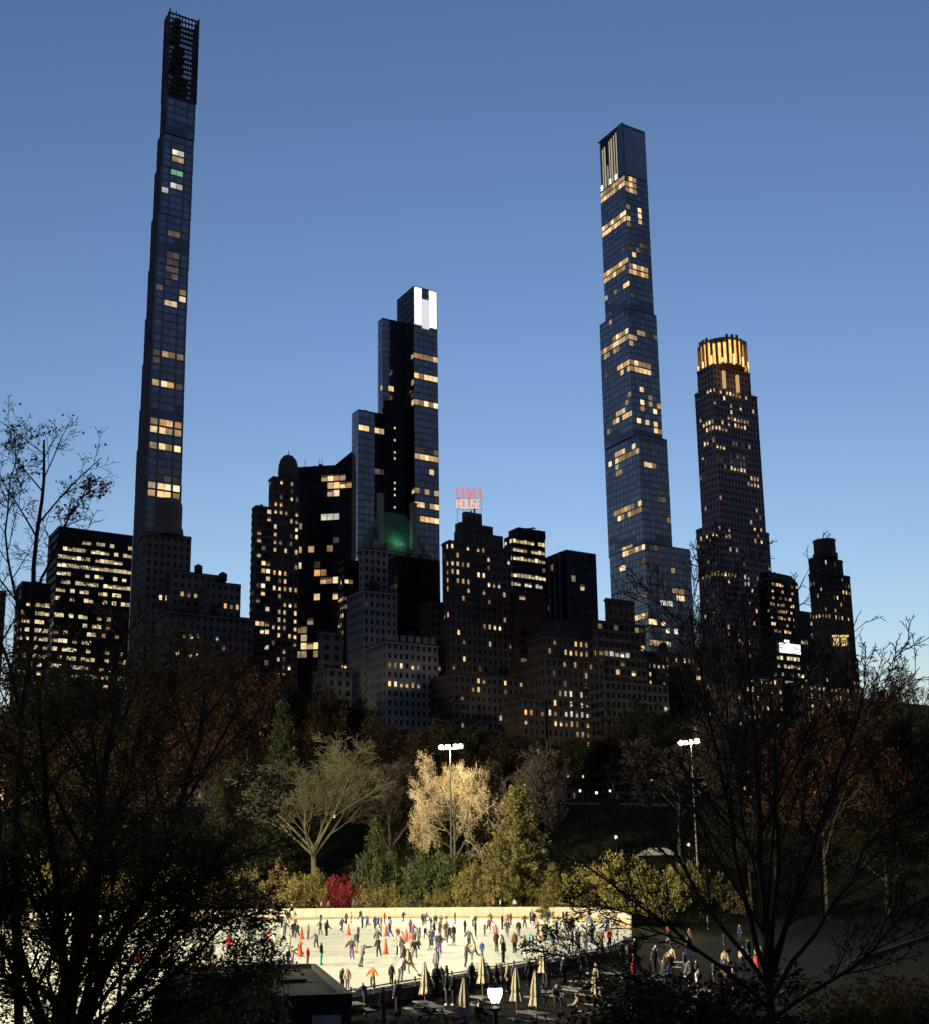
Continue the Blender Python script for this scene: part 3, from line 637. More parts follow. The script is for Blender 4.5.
for (xa, xb, yt, Yd, nm, lb) in ((642, 700, 652, 470, 'terraced_house_block', 'terraced low block with lit rows under the stepped glass skyscraper'), (690, 738, 664, 465, 'lit_hotel_block', 'low dark block with scattered lights at the foot of the gold-crowned tower'),
                                 (735, 782, 674, 455, 'low_flat_block', 'low flat block with a lit ground strip right of the gold-crowned tower foot'), (800, 862, 682, 480, 'corner_block', 'low brown block at the foot of the rounded-cap tower'), (855, 930, 700, 500, 'distant_row', 'low dark row of roofs at the far right behind bare trees')):
    B = Building(nm, lb, (xa + xb) / 2, Yd)
    B.block(None, xa, xb, yt, Yd, style='brown' if xa != 690 else 'office', fl=3.4, cw=2.9, w2=14, p=(.24 if xb < 870 else .02, 0))

# ------------------------------------------------------------------ the ground
xs = np.concatenate([np.linspace(-2500, -260, 12), np.linspace(-230, 230, 93), np.linspace(260, 2500, 12)])
ys = np.concatenate([np.linspace(-300, 0, 8), np.linspace(4, 340, 113), np.linspace(360, 3500, 20)])
V = np.array([(x, y, ground_z(x, y)) for y in ys for x in xs]); nx = len(xs)
F = np.array([(j * nx + i, j * nx + i + 1, (j + 1) * nx + i + 1, (j + 1) * nx + i) for j in range(len(ys) - 1) for i in range(nx - 1)])
gm = mat('park_grass', (.03, .033, .012), rough=1.0, var=.45, scale=.25, bump=.4, detail=8, spec=.02)
link('ground', arr_mesh('ground', V, F, [gm], smooth=True), kind='structure', label='dark park lawn rising behind the rink')

# rink outline: the near edge runs along the rail, the far edge along the boards
_a, _b = on(351, 990, .2), on(622, 945, .2); RA = Vector((_a.x, _a.y, 0)); RU = Vector((_b.x - _a.x, _b.y - _a.y, 0)).normalized(); RN = Vector((-RU.y, RU.x, 0))   # rail foot, its direction, towards the ice
arc = [tuple(on(x, y, 0).xy) for x, y in ((632, 936), (631, 930), (626, 926), (614, 922.3), (596, 919.6), (570, 917.8), (530, 917.2))]
far = [tuple(on(x, y, 0).xy) for x, y in ((450, 917.4), (360, 917.8), (270, 918.4), (150, 919.5), (20, 921))]
left = [(-112, 175), (-114, 138), (-104, 100), (-78, 66), (-50, 46), (-30, 37)]
edge0 = RA + RU * (-29) + RN * .5; edge1 = RA + RU * 42 + RN * .5
outline = [(edge0.x, edge0.y), (edge1.x, edge1.y)] + arc + far + left
m_ice = mat('lit_ice', (.86, .83, .65), rough=.6, var=.07, scale=.14, bump=.1, spec=.12, detail=9)
t_ = m_ice.node_tree; wv = t_.nodes.new('ShaderNodeTexNoise'); wv.inputs['Scale'].default_value = 5.0; wv.inputs['Detail'].default_value = 6   # skate marks
mp = t_.nodes.new('ShaderNodeMapping'); mp.inputs['Scale'].default_value = (.05, .6, 1); mp.inputs['Rotation'].default_value = (0, 0, .5)
tc = t_.nodes.new('ShaderNodeTexCoord'); t_.links.new(tc.outputs['Object'], mp.inputs[0]); t_.links.new(mp.outputs[0], wv.inputs['Vector'])
mr = t_.nodes.new('ShaderNodeMapRange'); mr.inputs[1].default_value = .35; mr.inputs[2].default_value = .65; mr.inputs[3].default_value = .5; mr.inputs[4].default_value = .8
cs = t_.nodes.new('ShaderNodeMapRange'); cs.inputs[1].default_value = .35; cs.inputs[2].default_value = .7; cs.inputs[3].default_value = 1.06; cs.inputs[4].default_value = .82
t_.links.new(wv.outputs['Fac'], cs.inputs[0]); _p = t_.nodes['Principled BSDF']; _src = _p.inputs['Base Color'].links[0].from_socket; _vm = t_.nodes.new('ShaderNodeVectorMath'); _vm.operation = 'SCALE'; t_.links.new(_src, _vm.inputs[0]); t_.links.new(cs.outputs[0], _vm.inputs['Scale']); t_.links.new(_vm.outputs[0], _p.inputs['Base Color'])
t_.links.new(wv.outputs['Fac'], mr.inputs[0]); t_.links.new(mr.outputs[0], t_.nodes['Principled BSDF'].inputs['Roughness'])
ice = MB(); ice.prism(outline, -.95, 0.0); ice.build('ice', m_ice, kind='structure', label='brightly lit cream-coloured ice of the skating rink')

plz = MB(); plz.face([tuple((RA + RU * a - RN * b).xy) + (-.9,) for a, b in ((-40, .3), (-40, 60), (75, 60), (75, .3))])
plz.build('plaza', mat('plaza_paving', (.02, .018, .015), rough=1.0, var=.3, scale=.8, bump=.2, spec=.02), kind='structure', label='dark paved terrace beside the rink')
wk = MB(); pa = [Vector((x, y, 0)) for x, y in arc[4:] + far]
for a, b in zip(pa[:-1], pa[1:]):
    n = Vector(((b - a).y, -(b - a).x, 0)).normalized()
    wk.obox(a + n * .35 - Vector((0, 0, 1)), (b - a) * 1.04, n * 4.5, Vector((0, 0, 2.1)))
wk.build('footpath', mat('footpath_asphalt', (.06, .055, .05), rough=.9), kind='structure', label='footpath behind the rink boards')
pth = MB(); pp = [on(x, y, -.9) for x, y in ((800, 985), (845, 962), (980, 915), (980, 899), (860, 903), (790, 930), (760, 960))]
pth.face([(p.x, p.y, -.88) for p in pp]); pth.build('path', mat('grey_path', (.022, .02, .02), rough=1.0, var=.2, scale=.3, spec=.02), kind='structure', label='wide grey path at the right behind the bare tree')
kb = MB(); ka, kb2 = on(846, 964, -.9), on(985, 916, -.9); dv = (kb2 - ka); kb.obox(ka - Vector((0, 0, .1)), dv, Vector((dv.y, -dv.x, 0)).normalized() * .4, Vector((0, 0, .3))); kb.build('kerb', mat('kerb_stone', (.06, .055, .05), rough=1.0, spec=.02), kind='structure')
lawn_path = MB()
for x0, x1, y in ((560, 600, 812), (620, 690, 803)):
    a_, b_ = (at(x_, y, 305) for x_ in (x0, x1))
    n_ = 8
    for k in range(n_):
        xa, xb = a_.x + (b_.x - a_.x) * k / n_, a_.x + (b_.x - a_.x) * (k + 1) / n_
        lawn_path.face([(xa, 303, ground_z(xa, 303) + .15), (xb, 303, ground_z(xb, 303) + .15), (xb, 306, ground_z(xb, 306) + .15), (xa, 306, ground_z(xa, 306) + .15)])
lawn_path.build('lawn_path', mat('pale_path', (.2, .17, .13), rough=.9), kind='structure', label='pale path crossing the dark slope')

# ------------------------------------------------------------------ rink boards: each panel and its kick strip
m_board = mat('board_cream', (.55, .45, .34), rough=.6, var=.12, scale=.6, objvar=.06); m_kick = mat('kick_strip_ochre', (.45, .30, .07), rough=.6, var=.15, scale=2)
W_ = empty('rink_boards', 'cream rink wall with ochre kick strip curving round the far side', 'wall', (0, 182, 0))
path = [Vector((edge1.x + .4, edge1.y + .6, 0))] + [Vector((x, y, 0)) for x, y in arc + far]
path = path[2:]
pts = [path[0]]; step = 2.4
seg = 0; pos = path[0].copy(); remain = step
while seg < len(path) - 1:
    d = path[seg + 1] - pos
    if d.length >= remain: pos = pos + d.normalized() * remain; pts.append(pos.copy()); remain = step
    else: remain -= d.length; pos = path[seg + 1].copy(); seg += 1
bm_ = MB(); bm_.box((0, 0, .88), (step - .04, .16, 1.32)); bm_.box((0, 0, 1.58), (step - .02, .24, .08)); me_b = bm_.mesh('panel', m_board)
km_ = MB(); km_.box((0, -.02, .12), (step - .02, .22, .2)); me_k = km_.mesh('kick_strip', m_kick)
for a, b in zip(pts[:-1], pts[1:]):
    d = b - a; ang = math.atan2(d.y, d.x) + math.pi
    c = (a + b) / 2 - Vector((0, 182, 0)); o = link('panel', me_b, W_, c, ang); link('kick_strip', me_k, o)

# ------------------------------------------------------------------ rail between the terrace and the ice
m_rail = mat('rail_paint', (.03, .022, .02), rough=.5, var=.2); m_rp = mat('rail_panel_red', (.09, .035, .025), rough=.7, var=.3, scale=1)
F_ = empty('terrace_rail', 'dark metal rail with reddish panels between terrace and ice', 'railing', tuple(RA))
rz = math.atan2(RU.y, RU.x)
pm = MB(); pm.box((0, 0, -.3), (.08, .08, 1.15)); pm.lathe((0, 0, .27), [(.06, 0), (.07, .05), (.03, .1)], 6); me_p = pm.mesh('post', m_rail)
tm = MB(); tm.box((1.25, 0, .2), (2.5, .09, .07)); me_t = tm.mesh('top_rail', m_rail)
mm = MB(); mm.box((1.25, 0, -.05), (2.4, .05, .05)); me_m = mm.mesh('middle_rail', m_rail)
qm = MB(); qm.box((1.25, 0, -.5), (2.36, .04, .62)); me_q = qm.mesh('panel', m_rp)
for k in range(-10, 20):
    o = RU * (k * 2.5)
    for nm, me in (('post', me_p), ('top_rail', me_t), ('middle_rail', me_m), ('panel', me_q)): link(nm, me, F_, o, rz)

# ------------------------------------------------------------------ flat-roofed shed
m_shed = mat('shed_green', (.022, .028, .018), rough=.8, var=.3, scale=.8); m_sroof = mat('shed_roofing', (.06, .056, .05), spec=.05, rough=1.0, var=.4, scale=.7, bump=.3)
S = empty('flat_roof_shed', 'dark green shed with grey flat roof beside the rail', 'shed', (-6, 44, -.9))
so = Vector((-6, 44, -.9)); P4 = [on(351, 994, 2.0), on(314.6, 964, 2.0)]
wdir = (P4[1] - P4[0]); ldir = Vector((-wdir.y, wdir.x, 0)).normalized(); Wd = 7.0; C = [P4[0], P4[1], P4[1] + ldir * Wd, P4[0] + ldir * Wd]
poly = [(p.x, p.y) for p in C]
b = MB(); b.prism(poly, -.9, 1.72); b.build('wall', m_shed, S, loc=-so)
b = MB(); b.prism([((x - sum(p[0] for p in poly) / 4) * .995 + sum(p[0] for p in poly) / 4, (y - sum(p[1] for p in poly) / 4) * .995 + sum(p[1] for p in poly) / 4) for x, y in poly], 1.724, 1.8); b.build('roof', m_sroof, S, loc=-so)
for k in range(4):
    a_, b_ = C[k], C[(k + 1) % 4]; d_ = b_ - a_; n_ = Vector((d_.y, -d_.x, 0)).normalized(); e = MB()
    e.obox(a_ + n_ * .05 + Vector((0, 0, -.4)), d_, -n_ * .22, Vector((0, 0, .42))); e.build('parapet', m_shed, S, loc=-so)
for k in range(9):                                           # upright board joints on the wall facing the camera
    a_, b_ = C[3], C[0]; d_ = b_ - a_; e = MB(); n_ = Vector((d_.y, -d_.x, 0)).normalized(); p_ = a_ + d_ * (k / 9 + .01); p_.z = -.9
    e.obox(p_, d_ * (1 / 9 - .02), n_ * .04, Vector((0, 0, 2.4))); e.build('plank', m_shed, S, loc=-so)
a_, b_ = C[3], C[0]; d_ = (b_ - a_); n_ = Vector((d_.y, -d_.x, 0)).normalized(); e = MB(); p_ = a_ + d_ * .80 + n_ * .06; p_.z = .55
e.obox(p_, d_ * .15, n_ * .03, Vector((0, 0, .75))); e.build('notice', mat('notice_white', (.5, .42, .36), rough=.7, var=.3, scale=4), S, loc=-so)
cc = sum(C, Vector()) / 4; junk = []
for k in range(6): e = MB(); e.box((cc.x + rng.uniform(-1, 2.2), cc.y + rng.uniform(-3, 3), 1.9), (rng.uniform(.5, 1.4), rng.uniform(.12, .4), rng.uniform(.1, .22)), rng.uniform(0, 3)); e.build('roof_box', m_sroof, S, loc=-so)

# ------------------------------------------------------------------ floodlight masts
m_pole = mat('mast_steel', (.12, .12, .11), rough=.5, metal=.6, var=.1); m_flood = emit('floodlight_glass', ((1, .95, .8), (1, .95, .8)), 14, 14)
def mast(px, py, Y, lamps, label, aim, watts, base=None, cone=115, spill=0):
    p = at(px, py, Y) if base is None else Vector(base)
    gz = ground_z(p.x, p.y)
    M = empty('floodlight_mast', label, 'floodlight', (p.x, p.y, gz), 0, 'floodlight masts around the rink')
    ad = (Vector(aim) - p).normalized(); rz = math.atan2(ad.y, ad.x) + math.pi / 2; M.rotation_euler = (0, 0, rz)
    off = Vector((p.x, p.y, gz)); h = p.z - gz
    b = MB(); b.tube([(0, 0, 0), (0, 0, h * .5), (0, 0, h + .4)], [.22, .17, .1], 8); b.build('pole', m_pole, M)
    b = MB(); b.box((0, -.1, h - .25), (4.4, .12, .14)); b.build('crossarm', m_pole, M)
    for x in lamps:
        hb = MB(); hb.box((x, .02, h), (.95, .4, .85)); hd = hb.build('lamp_housing', m_pole, M)
        gb = MB(); gb.lathe((x, -.30, h - .4), [(.2, 0), (.42, .2), (.46, .4), (.42, .6), (.2, .8)], 10); gb.build('lamp_glass', m_flood, hd)
    if base is not None: vb = MB(); vb.box((0, -2.5, h + .62), (5.6, 4.4, .05)); vb.box((0, -.3, h + .5), (5.6, .06, .2)); vb.build('light_shield', m_pole, M)   # unseen plate, added to keep the light off the skyline
    l = bpy.data.lights.new('floodlight', 'SPOT'); l.energy = watts / K; l.color = (1, .90, .61); l.spot_size = R(cone); l.spot_blend = .5; l.shadow_soft_size = .3
    o = bpy.data.objects.new('floodlight', l); COL.objects.link(o); o.parent = M; o.location = (0, -.9, h + (-.2 if base is None else .12)); o.rotation_euler = (Matrix.Rotation(-rz, 3, 'Z') @ ad).to_track_quat('-Z', 'Y').to_euler()
    if spill:
        l = bpy.data.lights.new('stray_light', 'POINT'); l.energy = spill / K; l.color = (1, .86, .6); l.shadow_soft_size = .5
        o = bpy.data.objects.new('stray_light', l); COL.objects.link(o); o.parent = M; o.location = (0, -.6, h - .3)
    return M
mast(450, 747, 222, (-1.6, -.4, 1.2, 2.1), 'floodlight mast blazing above the pale round tree', (-35, 130, 0), 100000, cone=100, spill=24000)
mast(691, 742, 208, (-1.9, -.9, 0, 1.4), 'floodlight mast on a bare pole behind the large bare tree', (-30, 140, 0), 75000, cone=80, spill=1500)
mast(0, 0, 0, (-1.2, 0, 1.2), 'floodlight mast beyond the left end of the rink', (-5, 150, 0), 120000, base=(-126, 128, 24), cone=120)
mast(0, 0, 0, (-1.2, 0, 1.2), 'floodlight mast left of the rink, outside the view', (-5, 205, 6), 1150000, base=(-128, 92, 25), cone=120)
mast(0, 0, 0, (-1.2, 0, 1.2), 'floodlight mast near the left rink edge outside the view', (10, 205, 8), 1150000, base=(-92, 34, 25), cone=110)

# ------------------------------------------------------------------ lantern and park lamps
m_lamp = emit('lantern_glass', ((1, .88, .62), (1, .88, .62)), 9, 9, sample=True); m_iron = mat('lamp_iron', (.02, .022, .02), rough=.5)
p = at(495, 995, 31); gz = ground_z(p.x, p.y) - .05
A_ = empty('lantern_post', 'glowing white lantern on a dark post in front of the terrace', 'street lamp', (p.x, p.y, gz)); h = p.z - gz
b = MB(); b.tube([(0, 0, 0), (0, 0, .8), (0, 0, .85), (0, 0, h - .36)], [.12, .1, .055, .05], 8); b.lathe((0, 0, h - .4), [(.05, 0), (.13, .06), (.15, .1), (.06, .14)], 8); b.build('post', m_iron, A_)
b = MB(); b.lathe((0, 0, h - .24), [(.09, .06), (.16, .2), (.185, .36), (.16, .4)], 8); b.build('lantern_glass', m_lamp, A_)
b = MB(); b.lathe((0, 0, h + .2), [(.20, -.03), (.17, .01), (.07, .05), (.02, .1)], 8); b.build('lantern_cap', m_iron, A_)
for k in range(4):
    t = math.pi / 2 * k + .3; b = MB(); b.tube([(.095 * math.cos(t), .095 * math.sin(t), h - .24), (.19 * math.cos(t), .19 * math.sin(t), h + .2)], .012, 4); b.build('lantern_rib', m_iron, A_)
m_globe = emit('park_lamp_glass', ((1, .9, .68), (1, .84, .55), (.95, .95, .85)), 1.6, 3.2, sample=True)
pl_ = MB(); pl_.tube([(0, 0, 0), (0, 0, .7), (0, 0, .75), (0, 0, 3.3)], [.12, .09, .05, .045], 6); me_post = pl_.mesh('post', m_iron)
gl_ = MB(); gl_.lathe((0, 0, 3.3), [(.12, 0), (.26, .2), (.3, .45), (.2, .62), (.05, .7)], 8); me_globe = gl_.mesh('globe', m_globe, True)
ca_ = MB(); ca_.lathe((0, 0, 3.98), [(.14, 0), (.1, .08), (.02, .2)], 6); me_cap = ca_.mesh('cap', m_iron)
LAMPS = [(384.5, 811, 'beside the vase-shaped tree crown'), (334, 816.5, 'below the vase-shaped tree branches'), (290.5, 790.5, 'among the left limbs of the vase-shaped tree'), (395, 874, 'low among yellow shrubs'),
         (477.5, 806, 'right of the pale round tree'), (520, 839, 'within the feathery conifer'), (440, 818, 'low in the pale round tree'), (580, 791, 'on the dark slope, leftmost of three'), (596.5, 793, 'on the dark slope, middle of three'), (610, 791, 'on the dark slope, rightmost of three'),
         (583, 776, 'above the three slope lamps'), (616, 837.5, 'above the lit shrubs left of the white canopy'), (688.5, 845, 'right of the white canopy'), (686, 871, 'among the lit shrubs under the floodlight mast'), (651, 780, 'high on the slope near the pale path'), (193, 737, 'seen through the dense left tree'), (713, 741, 'beside the bare-pole floodlight')]
for px, py, where in LAMPS:
    best = None
    for Y in np.arange(60 if py > 900 else 212, 420, .5):
        q = at(px, py, Y); e = q.z - 3.6 - (ground_z(q.x, Y) if py < 900 else -.9)
        if best is None or abs(e) < abs(best[0]): best = (e, q)
    e, q = best; gz = ground_z(q.x, q.y) if py < 900 else -.9
    A_ = empty('park_lamp', 'small glowing park lamp ' + where, 'street lamp', (q.x, q.y, gz), 0, 'park lamps'); s_ = (q.z - gz) / 3.6
    o = link('post', me_post, A_); o.scale = (1, 1, s_)
    for nm, me in (('globe', me_globe), ('cap', me_cap)): o = link(nm, me, A_, (0, 0, 3.3 * (s_ - 1)))

# white canopy tent on the lawn
p = on(657, 858, 3.0) if False else at(657, 852, 226); gz = ground_z(p.x, p.y)
A_ = empty('canopy_tent', 'white canopy roof standing behind the lit shrubs', 'tent', (p.x, p.y, gz)); h = p.z - gz
b = MB(); hw = 3.9
b.v += [(-hw, -2.4, h - .6), (hw, -2.4, h - .6), (hw, 2.4, h - .6), (-hw, 2.4, h - .6), (-1.4, 0, h + .75), (1.4, 0, h + .75)]; b.f += [(0, 1, 5, 4), (1, 2, 5), (2, 3, 4, 5), (3, 0, 4), (0, 3, 2, 1)]; b.m += [0] * 5
b.build('roof', mat('canvas_white', (.4, .37, .33), rough=.8, var=.06), A_)
for x in (-hw + .1, hw - .1):
    for y in (-2.3, 2.3): b = MB(); b.tube([(x, y, 0), (x, y, h - .6)], .06, 5); b.build('pole', m_pole, A_)

# ------------------------------------------------------------------ trees
class Wood:
    """branches as groups of equal-length polylines, turned into tubes all at once; tips carry the leaves"""
    def __init__(s, seed): s.g = {}; s.tips = []; s.r = np.random.default_rng(seed)
    def add(s, pts, rad, lev): s.g.setdefault((lev, len(pts)), []).append((pts, rad))
    def polyline(s, p, d, L, n, wander, up, droop=0):
        pts = [p]; d = d / np.linalg.norm(d)
        for k in range(n):
            d = d + s.r.normal(0, wander, 3) + np.array((0, 0, up - droop * k / n)); d /= np.linalg.norm(d)
            pts.append(pts[-1] + d * (L / n))
        return np.array(pts), d
    def grow(s, p, d, L, r, lev, P):
        n = P['seg'][lev]; pts, de = s.polyline(p, d, L, n, P['wan'][lev], P['up'][lev], P.get('droop', 0))
        last = lev == len(P['nch'])
        rad = np.linspace(r, r * (.25 if last else P.get('tap', .55)), n + 1)
        s.add(pts, rad, lev); s.kids(pts, rad, L, lev, P)
    def kids(s, pts, rad, L, lev, P):
        if lev >= len(P['nch']):
            for t in P.get('leaf_t', (.5, .75, 1.0)): s.tips.append(pts[0] + (pts[-1] - pts[0]) * t)
            return
        n = len(pts) - 1; N = P['nch'][lev]; ph = s.r.uniform(0, 6.28)
        for k in range(N):
            t = P['st'][lev] + (1 - P['st'][lev]) * (k + s.r.uniform(.1, .9)) / N; t = min(t, .999)
            i = int(t * n); f = t * n - i; q = pts[i] * (1 - f) + pts[i + 1] * f
            dd = pts[i + 1] - pts[i]; dd = dd / np.linalg.norm(dd)
            a = np.cross(dd, (0.3, .2, 1.0)); a /= np.linalg.norm(a); b = np.cross(dd, a); ph += 2.4 + s.r.uniform(-.4, .4)
            side = a * math.cos(ph) + b * math.sin(ph)
            if P.get('flat'): side[2] *= (1 - P['flat']); side /= np.linalg.norm(side)
            an = R(P['ang'][lev]) * s.r.uniform(.7, 1.3)
            s.grow(q, dd * math.cos(an) + side * math.sin(an), L * P['lr'][lev] * s.r.uniform(.7, 1.15) * (1.15 - .5 * t), (rad[i] * (1 - f) + rad[i + 1] * f) * P.get('rr', .6), lev + 1, P)
    def ratio(s): tp = np.array(s.tips); return 2 * np.percentile(np.abs(tp[:, :2]), 97) / tp[:, 2].max()
    def fit(s, H, W):                     # stretch the skeleton to its real size before it gets wood and leaves
        tp = np.array(s.tips); k = H / tp[:, 2].max(); kx = W / 2 / np.percentile(np.abs(tp[:, :2]), 97); q = np.array((kx, kx, k))
        s.tips = list(tp * q)
        for key in s.g: s.g[key] = [(a * q, b) for a, b in s.g[key]]
    def mesh(s, name, levs, m, sides=(8, 6, 4, 3, 3, 3), rmin=0.0):
        VV, FF, off = [], [], 0
        for (lev, n), lst in s.g.items():
            if lev not in levs: continue
            sd = sides[min(lev, 5)]; P = np.array([a for a, _ in lst]); Rr = np.maximum(np.array([b for _, b in lst]), rmin); N = len(P)
            T = np.gradient(P, axis=1); T /= np.linalg.norm(T, axis=2, keepdims=True) + 1e-9
            ref = np.where(np.abs(T[..., 2:3]) < .9, np.array((0, 0, 1.0)), np.array((1.0, 0, 0)))
            A = np.cross(T, ref); A /= np.linalg.norm(A, axis=2, keepdims=True) + 1e-9; Bv = np.cross(T, A)
            th = 2 * np.pi * np.arange(sd) / sd
            ring = P[:, :, None, :] + Rr[:, :, None, None] * (A[:, :, None, :] * np.cos(th)[None, None, :, None] + Bv[:, :, None, :] * np.sin(th)[None, None, :, None])
            VV.append(ring.reshape(-1, 3)); idx = np.arange(N * n * sd).reshape(N, n, sd) + off; nx_ = np.roll(idx, -1, axis=2)
            FF.append(np.stack([idx[:, :-1], nx_[:, :-1], nx_[:, 1:], idx[:, 1:]], -1).reshape(-1, 4)); off += N * n * sd
        return np.concatenate(VV), np.concatenate(FF)
def leaves(tips, per, spread, size, r, flat=0.0, aspect=.6):
    T = np.repeat(np.array(tips), per, axis=0); N = len(T)
    sp = np.array((spread, spread, spread * (1 - .6 * flat)))
    c = T + r.normal(0, 1, (N, 3)) * sp
    u = r.normal(0, 1, (N, 3)); u[:, 2] *= (1 - flat); u /= np.linalg.norm(u, axis=1, keepdims=True)
    w_ = np.cross(u, r.normal(0, 1, (N, 3)) * (1 - flat) + np.array((0, 0, flat * 2.0)) if flat else r.normal(0, 1, (N, 3))); w_ /= np.linalg.norm(w_, axis=1, keepdims=True) + 1e-9
    sz = size * r.uniform(.6, 1.3, (N, 1)); u = u * sz; w_ = w_ * sz * aspect
    V = np.stack([c - u, c + w_ * .9, c + u, c - w_ * .9], 1).reshape(-1, 3)
    return V, np.arange(N * 4).reshape(N, 4)
def crown_mesh(name, wood, twig_levs, m_twig, lv, m_leaf, rmin=0.0):
    V1, F1 = wood.mesh(name, twig_levs, m_twig, rmin=rmin)
    if lv is None: return arr_mesh(name, V1, F1, [m_twig])
    V2, F2 = lv
    return arr_mesh(name, np.concatenate([V1, V2]), np.concatenate([F1, F2 + len(V1)]), [m_twig, m_leaf], np.concatenate([np.zeros(len(F1)), np.ones(len(F2))]))
M_BARK = mat('bark', (.06, .048, .036), rough=.95, var=.4, scale=3, bump=.4)
M_BARKP = mat('pale_bark', (.115, .10, .06), rough=.95, var=.3, scale=2, bump=.3)
M_TWIG = mat('twig', (.075, .055, .04), rough=.95, var=.3, scale=1)
M_TWIGP = mat('pale_twig', (.115, .10, .058), rough=.95, var=.3, scale=1)

VASE = dict(seg=(3, 5, 4, 4, 3, 3), nch=(8, 7, 6, 5, 4), st=(.8, .3, .2, .2, .2), ang=(30, 24, 27, 30, 32), lr=(1.55, .52, .6, .62, .6), wan=(.03, .05, .07, .09, .12, .14), up=(.0, .05, .05, .04, .03, .02), rr=.55, tap=.6)
ROUND = dict(seg=(3, 5, 4, 4, 3, 3), nch=(8, 6, 5, 5, 4), st=(.5, .3, .25, .2, .2), ang=(52, 42, 42, 45, 45), lr=(1.05, .6, .6, .6, .55), wan=(.03, .10, .13, .15, .18, .2), up=(.0, .05, .03, .01, .0, .0), rr=.58, tap=.6)
LEAFY = dict(seg=(4, 4, 3, 3, 2), nch=(9, 6, 5, 4), st=(.35, .3, .25, .2), ang=(45, 42, 42, 45), lr=(.75, .62, .6, .6), wan=(.03, .09, .12, .15, .18), up=(.0, .05, .03, .01, .0), rr=.58, tap=.55)
def proto(P, seed, trunk_l, r0, leafm=None, per=0, spread=.6, size=.3, bark=None, twig=None, rmin=.02, H=26, W=24):
    wd = Wood(seed); wd.grow(np.zeros(3), np.array((0, 0, 1.0)), trunk_l, r0, 0, P); wd.fit(H, W)
    nl = len(P['nch']); tw = tuple(range(2, nl + 1))
    V, F = wd.mesh('trunk', (0, 1), None, rmin=rmin); H = max(t[2] for t in wd.tips); Wd_ = np.percentile(np.abs(np.array(wd.tips)[:, 0]), 97)
    tm = arr_mesh('trunk', V, F, [bark or M_BARK], smooth=True)
    lv = leaves(wd.tips, per, spread, size, wd.r) if per else None
    cm = crown_mesh('crown', wd, tw, twig or M_TWIG, lv, leafm, rmin)
    return tm, cm, H, Wd_
def put_tree(name, label, pr, base, H, width=None, rz=0.0, group=None, cat='tree'):
    tm, cm, h, w_ = pr; A = empty(name, label, cat, base, rz, group); k = H / h; kx = (width / 2 / w_) if width else k
    for nm, me in (('trunk', tm), ('crown', cm)): o = link(nm, me, A); o.scale = (kx, kx, k)
    return A
def px_tree(name, label, pr, px, ytop, Y, wpx, rz=None, group=None, cat='tree', base_z=None):
    Y += (wall_y(at(px, 900, 205).x) - 183) if 170 < Y < 240 else 0
    q = at(px, ytop, Y); bz = ground_z(q.x, Y) - .2 if base_z is None else base_z
    return put_tree(name, label, pr, (q.x, Y, bz), q.z - bz, wpx / FPX * Y, rng.uniform(0, 6.28) if rz is None else rz, group, cat)

# lit trees just behind the rink
P_VASE = proto(VASE, 11, 7.0, .55, bark=M_BARKP, twig=M_TWIGP, rmin=.028, H=24, W=24)
px_tree('elm_tree', 'tall bare vase-shaped tree lit from the rink', P_VASE, 317, 737, 202, 140, 2.4)
m_pale = leafmat('pale_leaf', (.58, .55, .36), var=.35, trans=.4)
P_ROUND = proto(ROUND, 5, 4.0, .34, m_pale, 2, .22, .075, bark=M_BARKP, twig=mat('cream_twig', (.36, .31, .21), rough=.95, var=.3, scale=1), rmin=.028, H=17, W=18)
px_tree('blossom_tree', 'pale round tree shining under the left floodlight', P_ROUND, 453, 752, 209, 104, 1.0)
P_BARE = proto(ROUND, 8, 5.0, .34, rmin=.03, H=20, W=18)
px_tree('bare_oak', 'dim bare tree behind the pale round tree and conifer', P_BARE, 512, 742, 214, 105)
P_BARE2 = proto(VASE, 21, 6.0, .40, rmin=.03, H=20, W=16)
px_tree('bare_elm', 'dim bare tree right of the vase-shaped tree', P_BARE2, 388, 752, 215, 110)
# conifers: whorls of sprays
def conifer(seed, H, Wd, n_wh, leafm, per, droop=.25, size=.28, r0=.25):
    wd = Wood(seed); wd.add(np.array([(0, 0, 0), (0, 0, H * .4), (0, 0, H * .75), (0, 0, H)]), np.array((r0, r0 * .7, r0 * .35, .03)), 0)
    for k in range(n_wh):
        t = .06 + .92 * k / n_wh; z0 = H * t; Lb = Wd * (1 - t) ** .8 * wd.r.uniform(.75, 1.2) + .2
        for j in range(7):
            a = wd.r.uniform(0, 6.28); d = np.array((math.cos(a), math.sin(a), .25))
            pts, _ = wd.polyline(np.array((0, 0, z0 + wd.r.uniform(-.3, .3))), d, Lb * wd.r.uniform(.7, 1.1), 4, .05, 0, droop)
            wd.add(pts, np.linspace(.05, .015, 5), 1)
            for q in np.linspace(.25, 1, max(3, int(Lb * 2.2))):
                i = min(3, int(q * 4)); f = q * 4 - i; p_ = pts[i] * (1 - f) + pts[i + 1] * f; wd.tips.append(p_)
    V, F = wd.mesh('trunk', (0,), None); tm = arr_mesh('trunk', V, F, [M_BARK])
    return tm, crown_mesh('crown', wd, (1,), M_TWIG, leaves(wd.tips, per, .30, size, wd.r, .25, .35), leafm), H, Wd
m_feather = leafmat('feathery_needles', (.17, .18, .08), var=.4, trans=.3); m_fir = leafmat('fir_needles', (.045, .065, .028), var=.4, trans=.2)
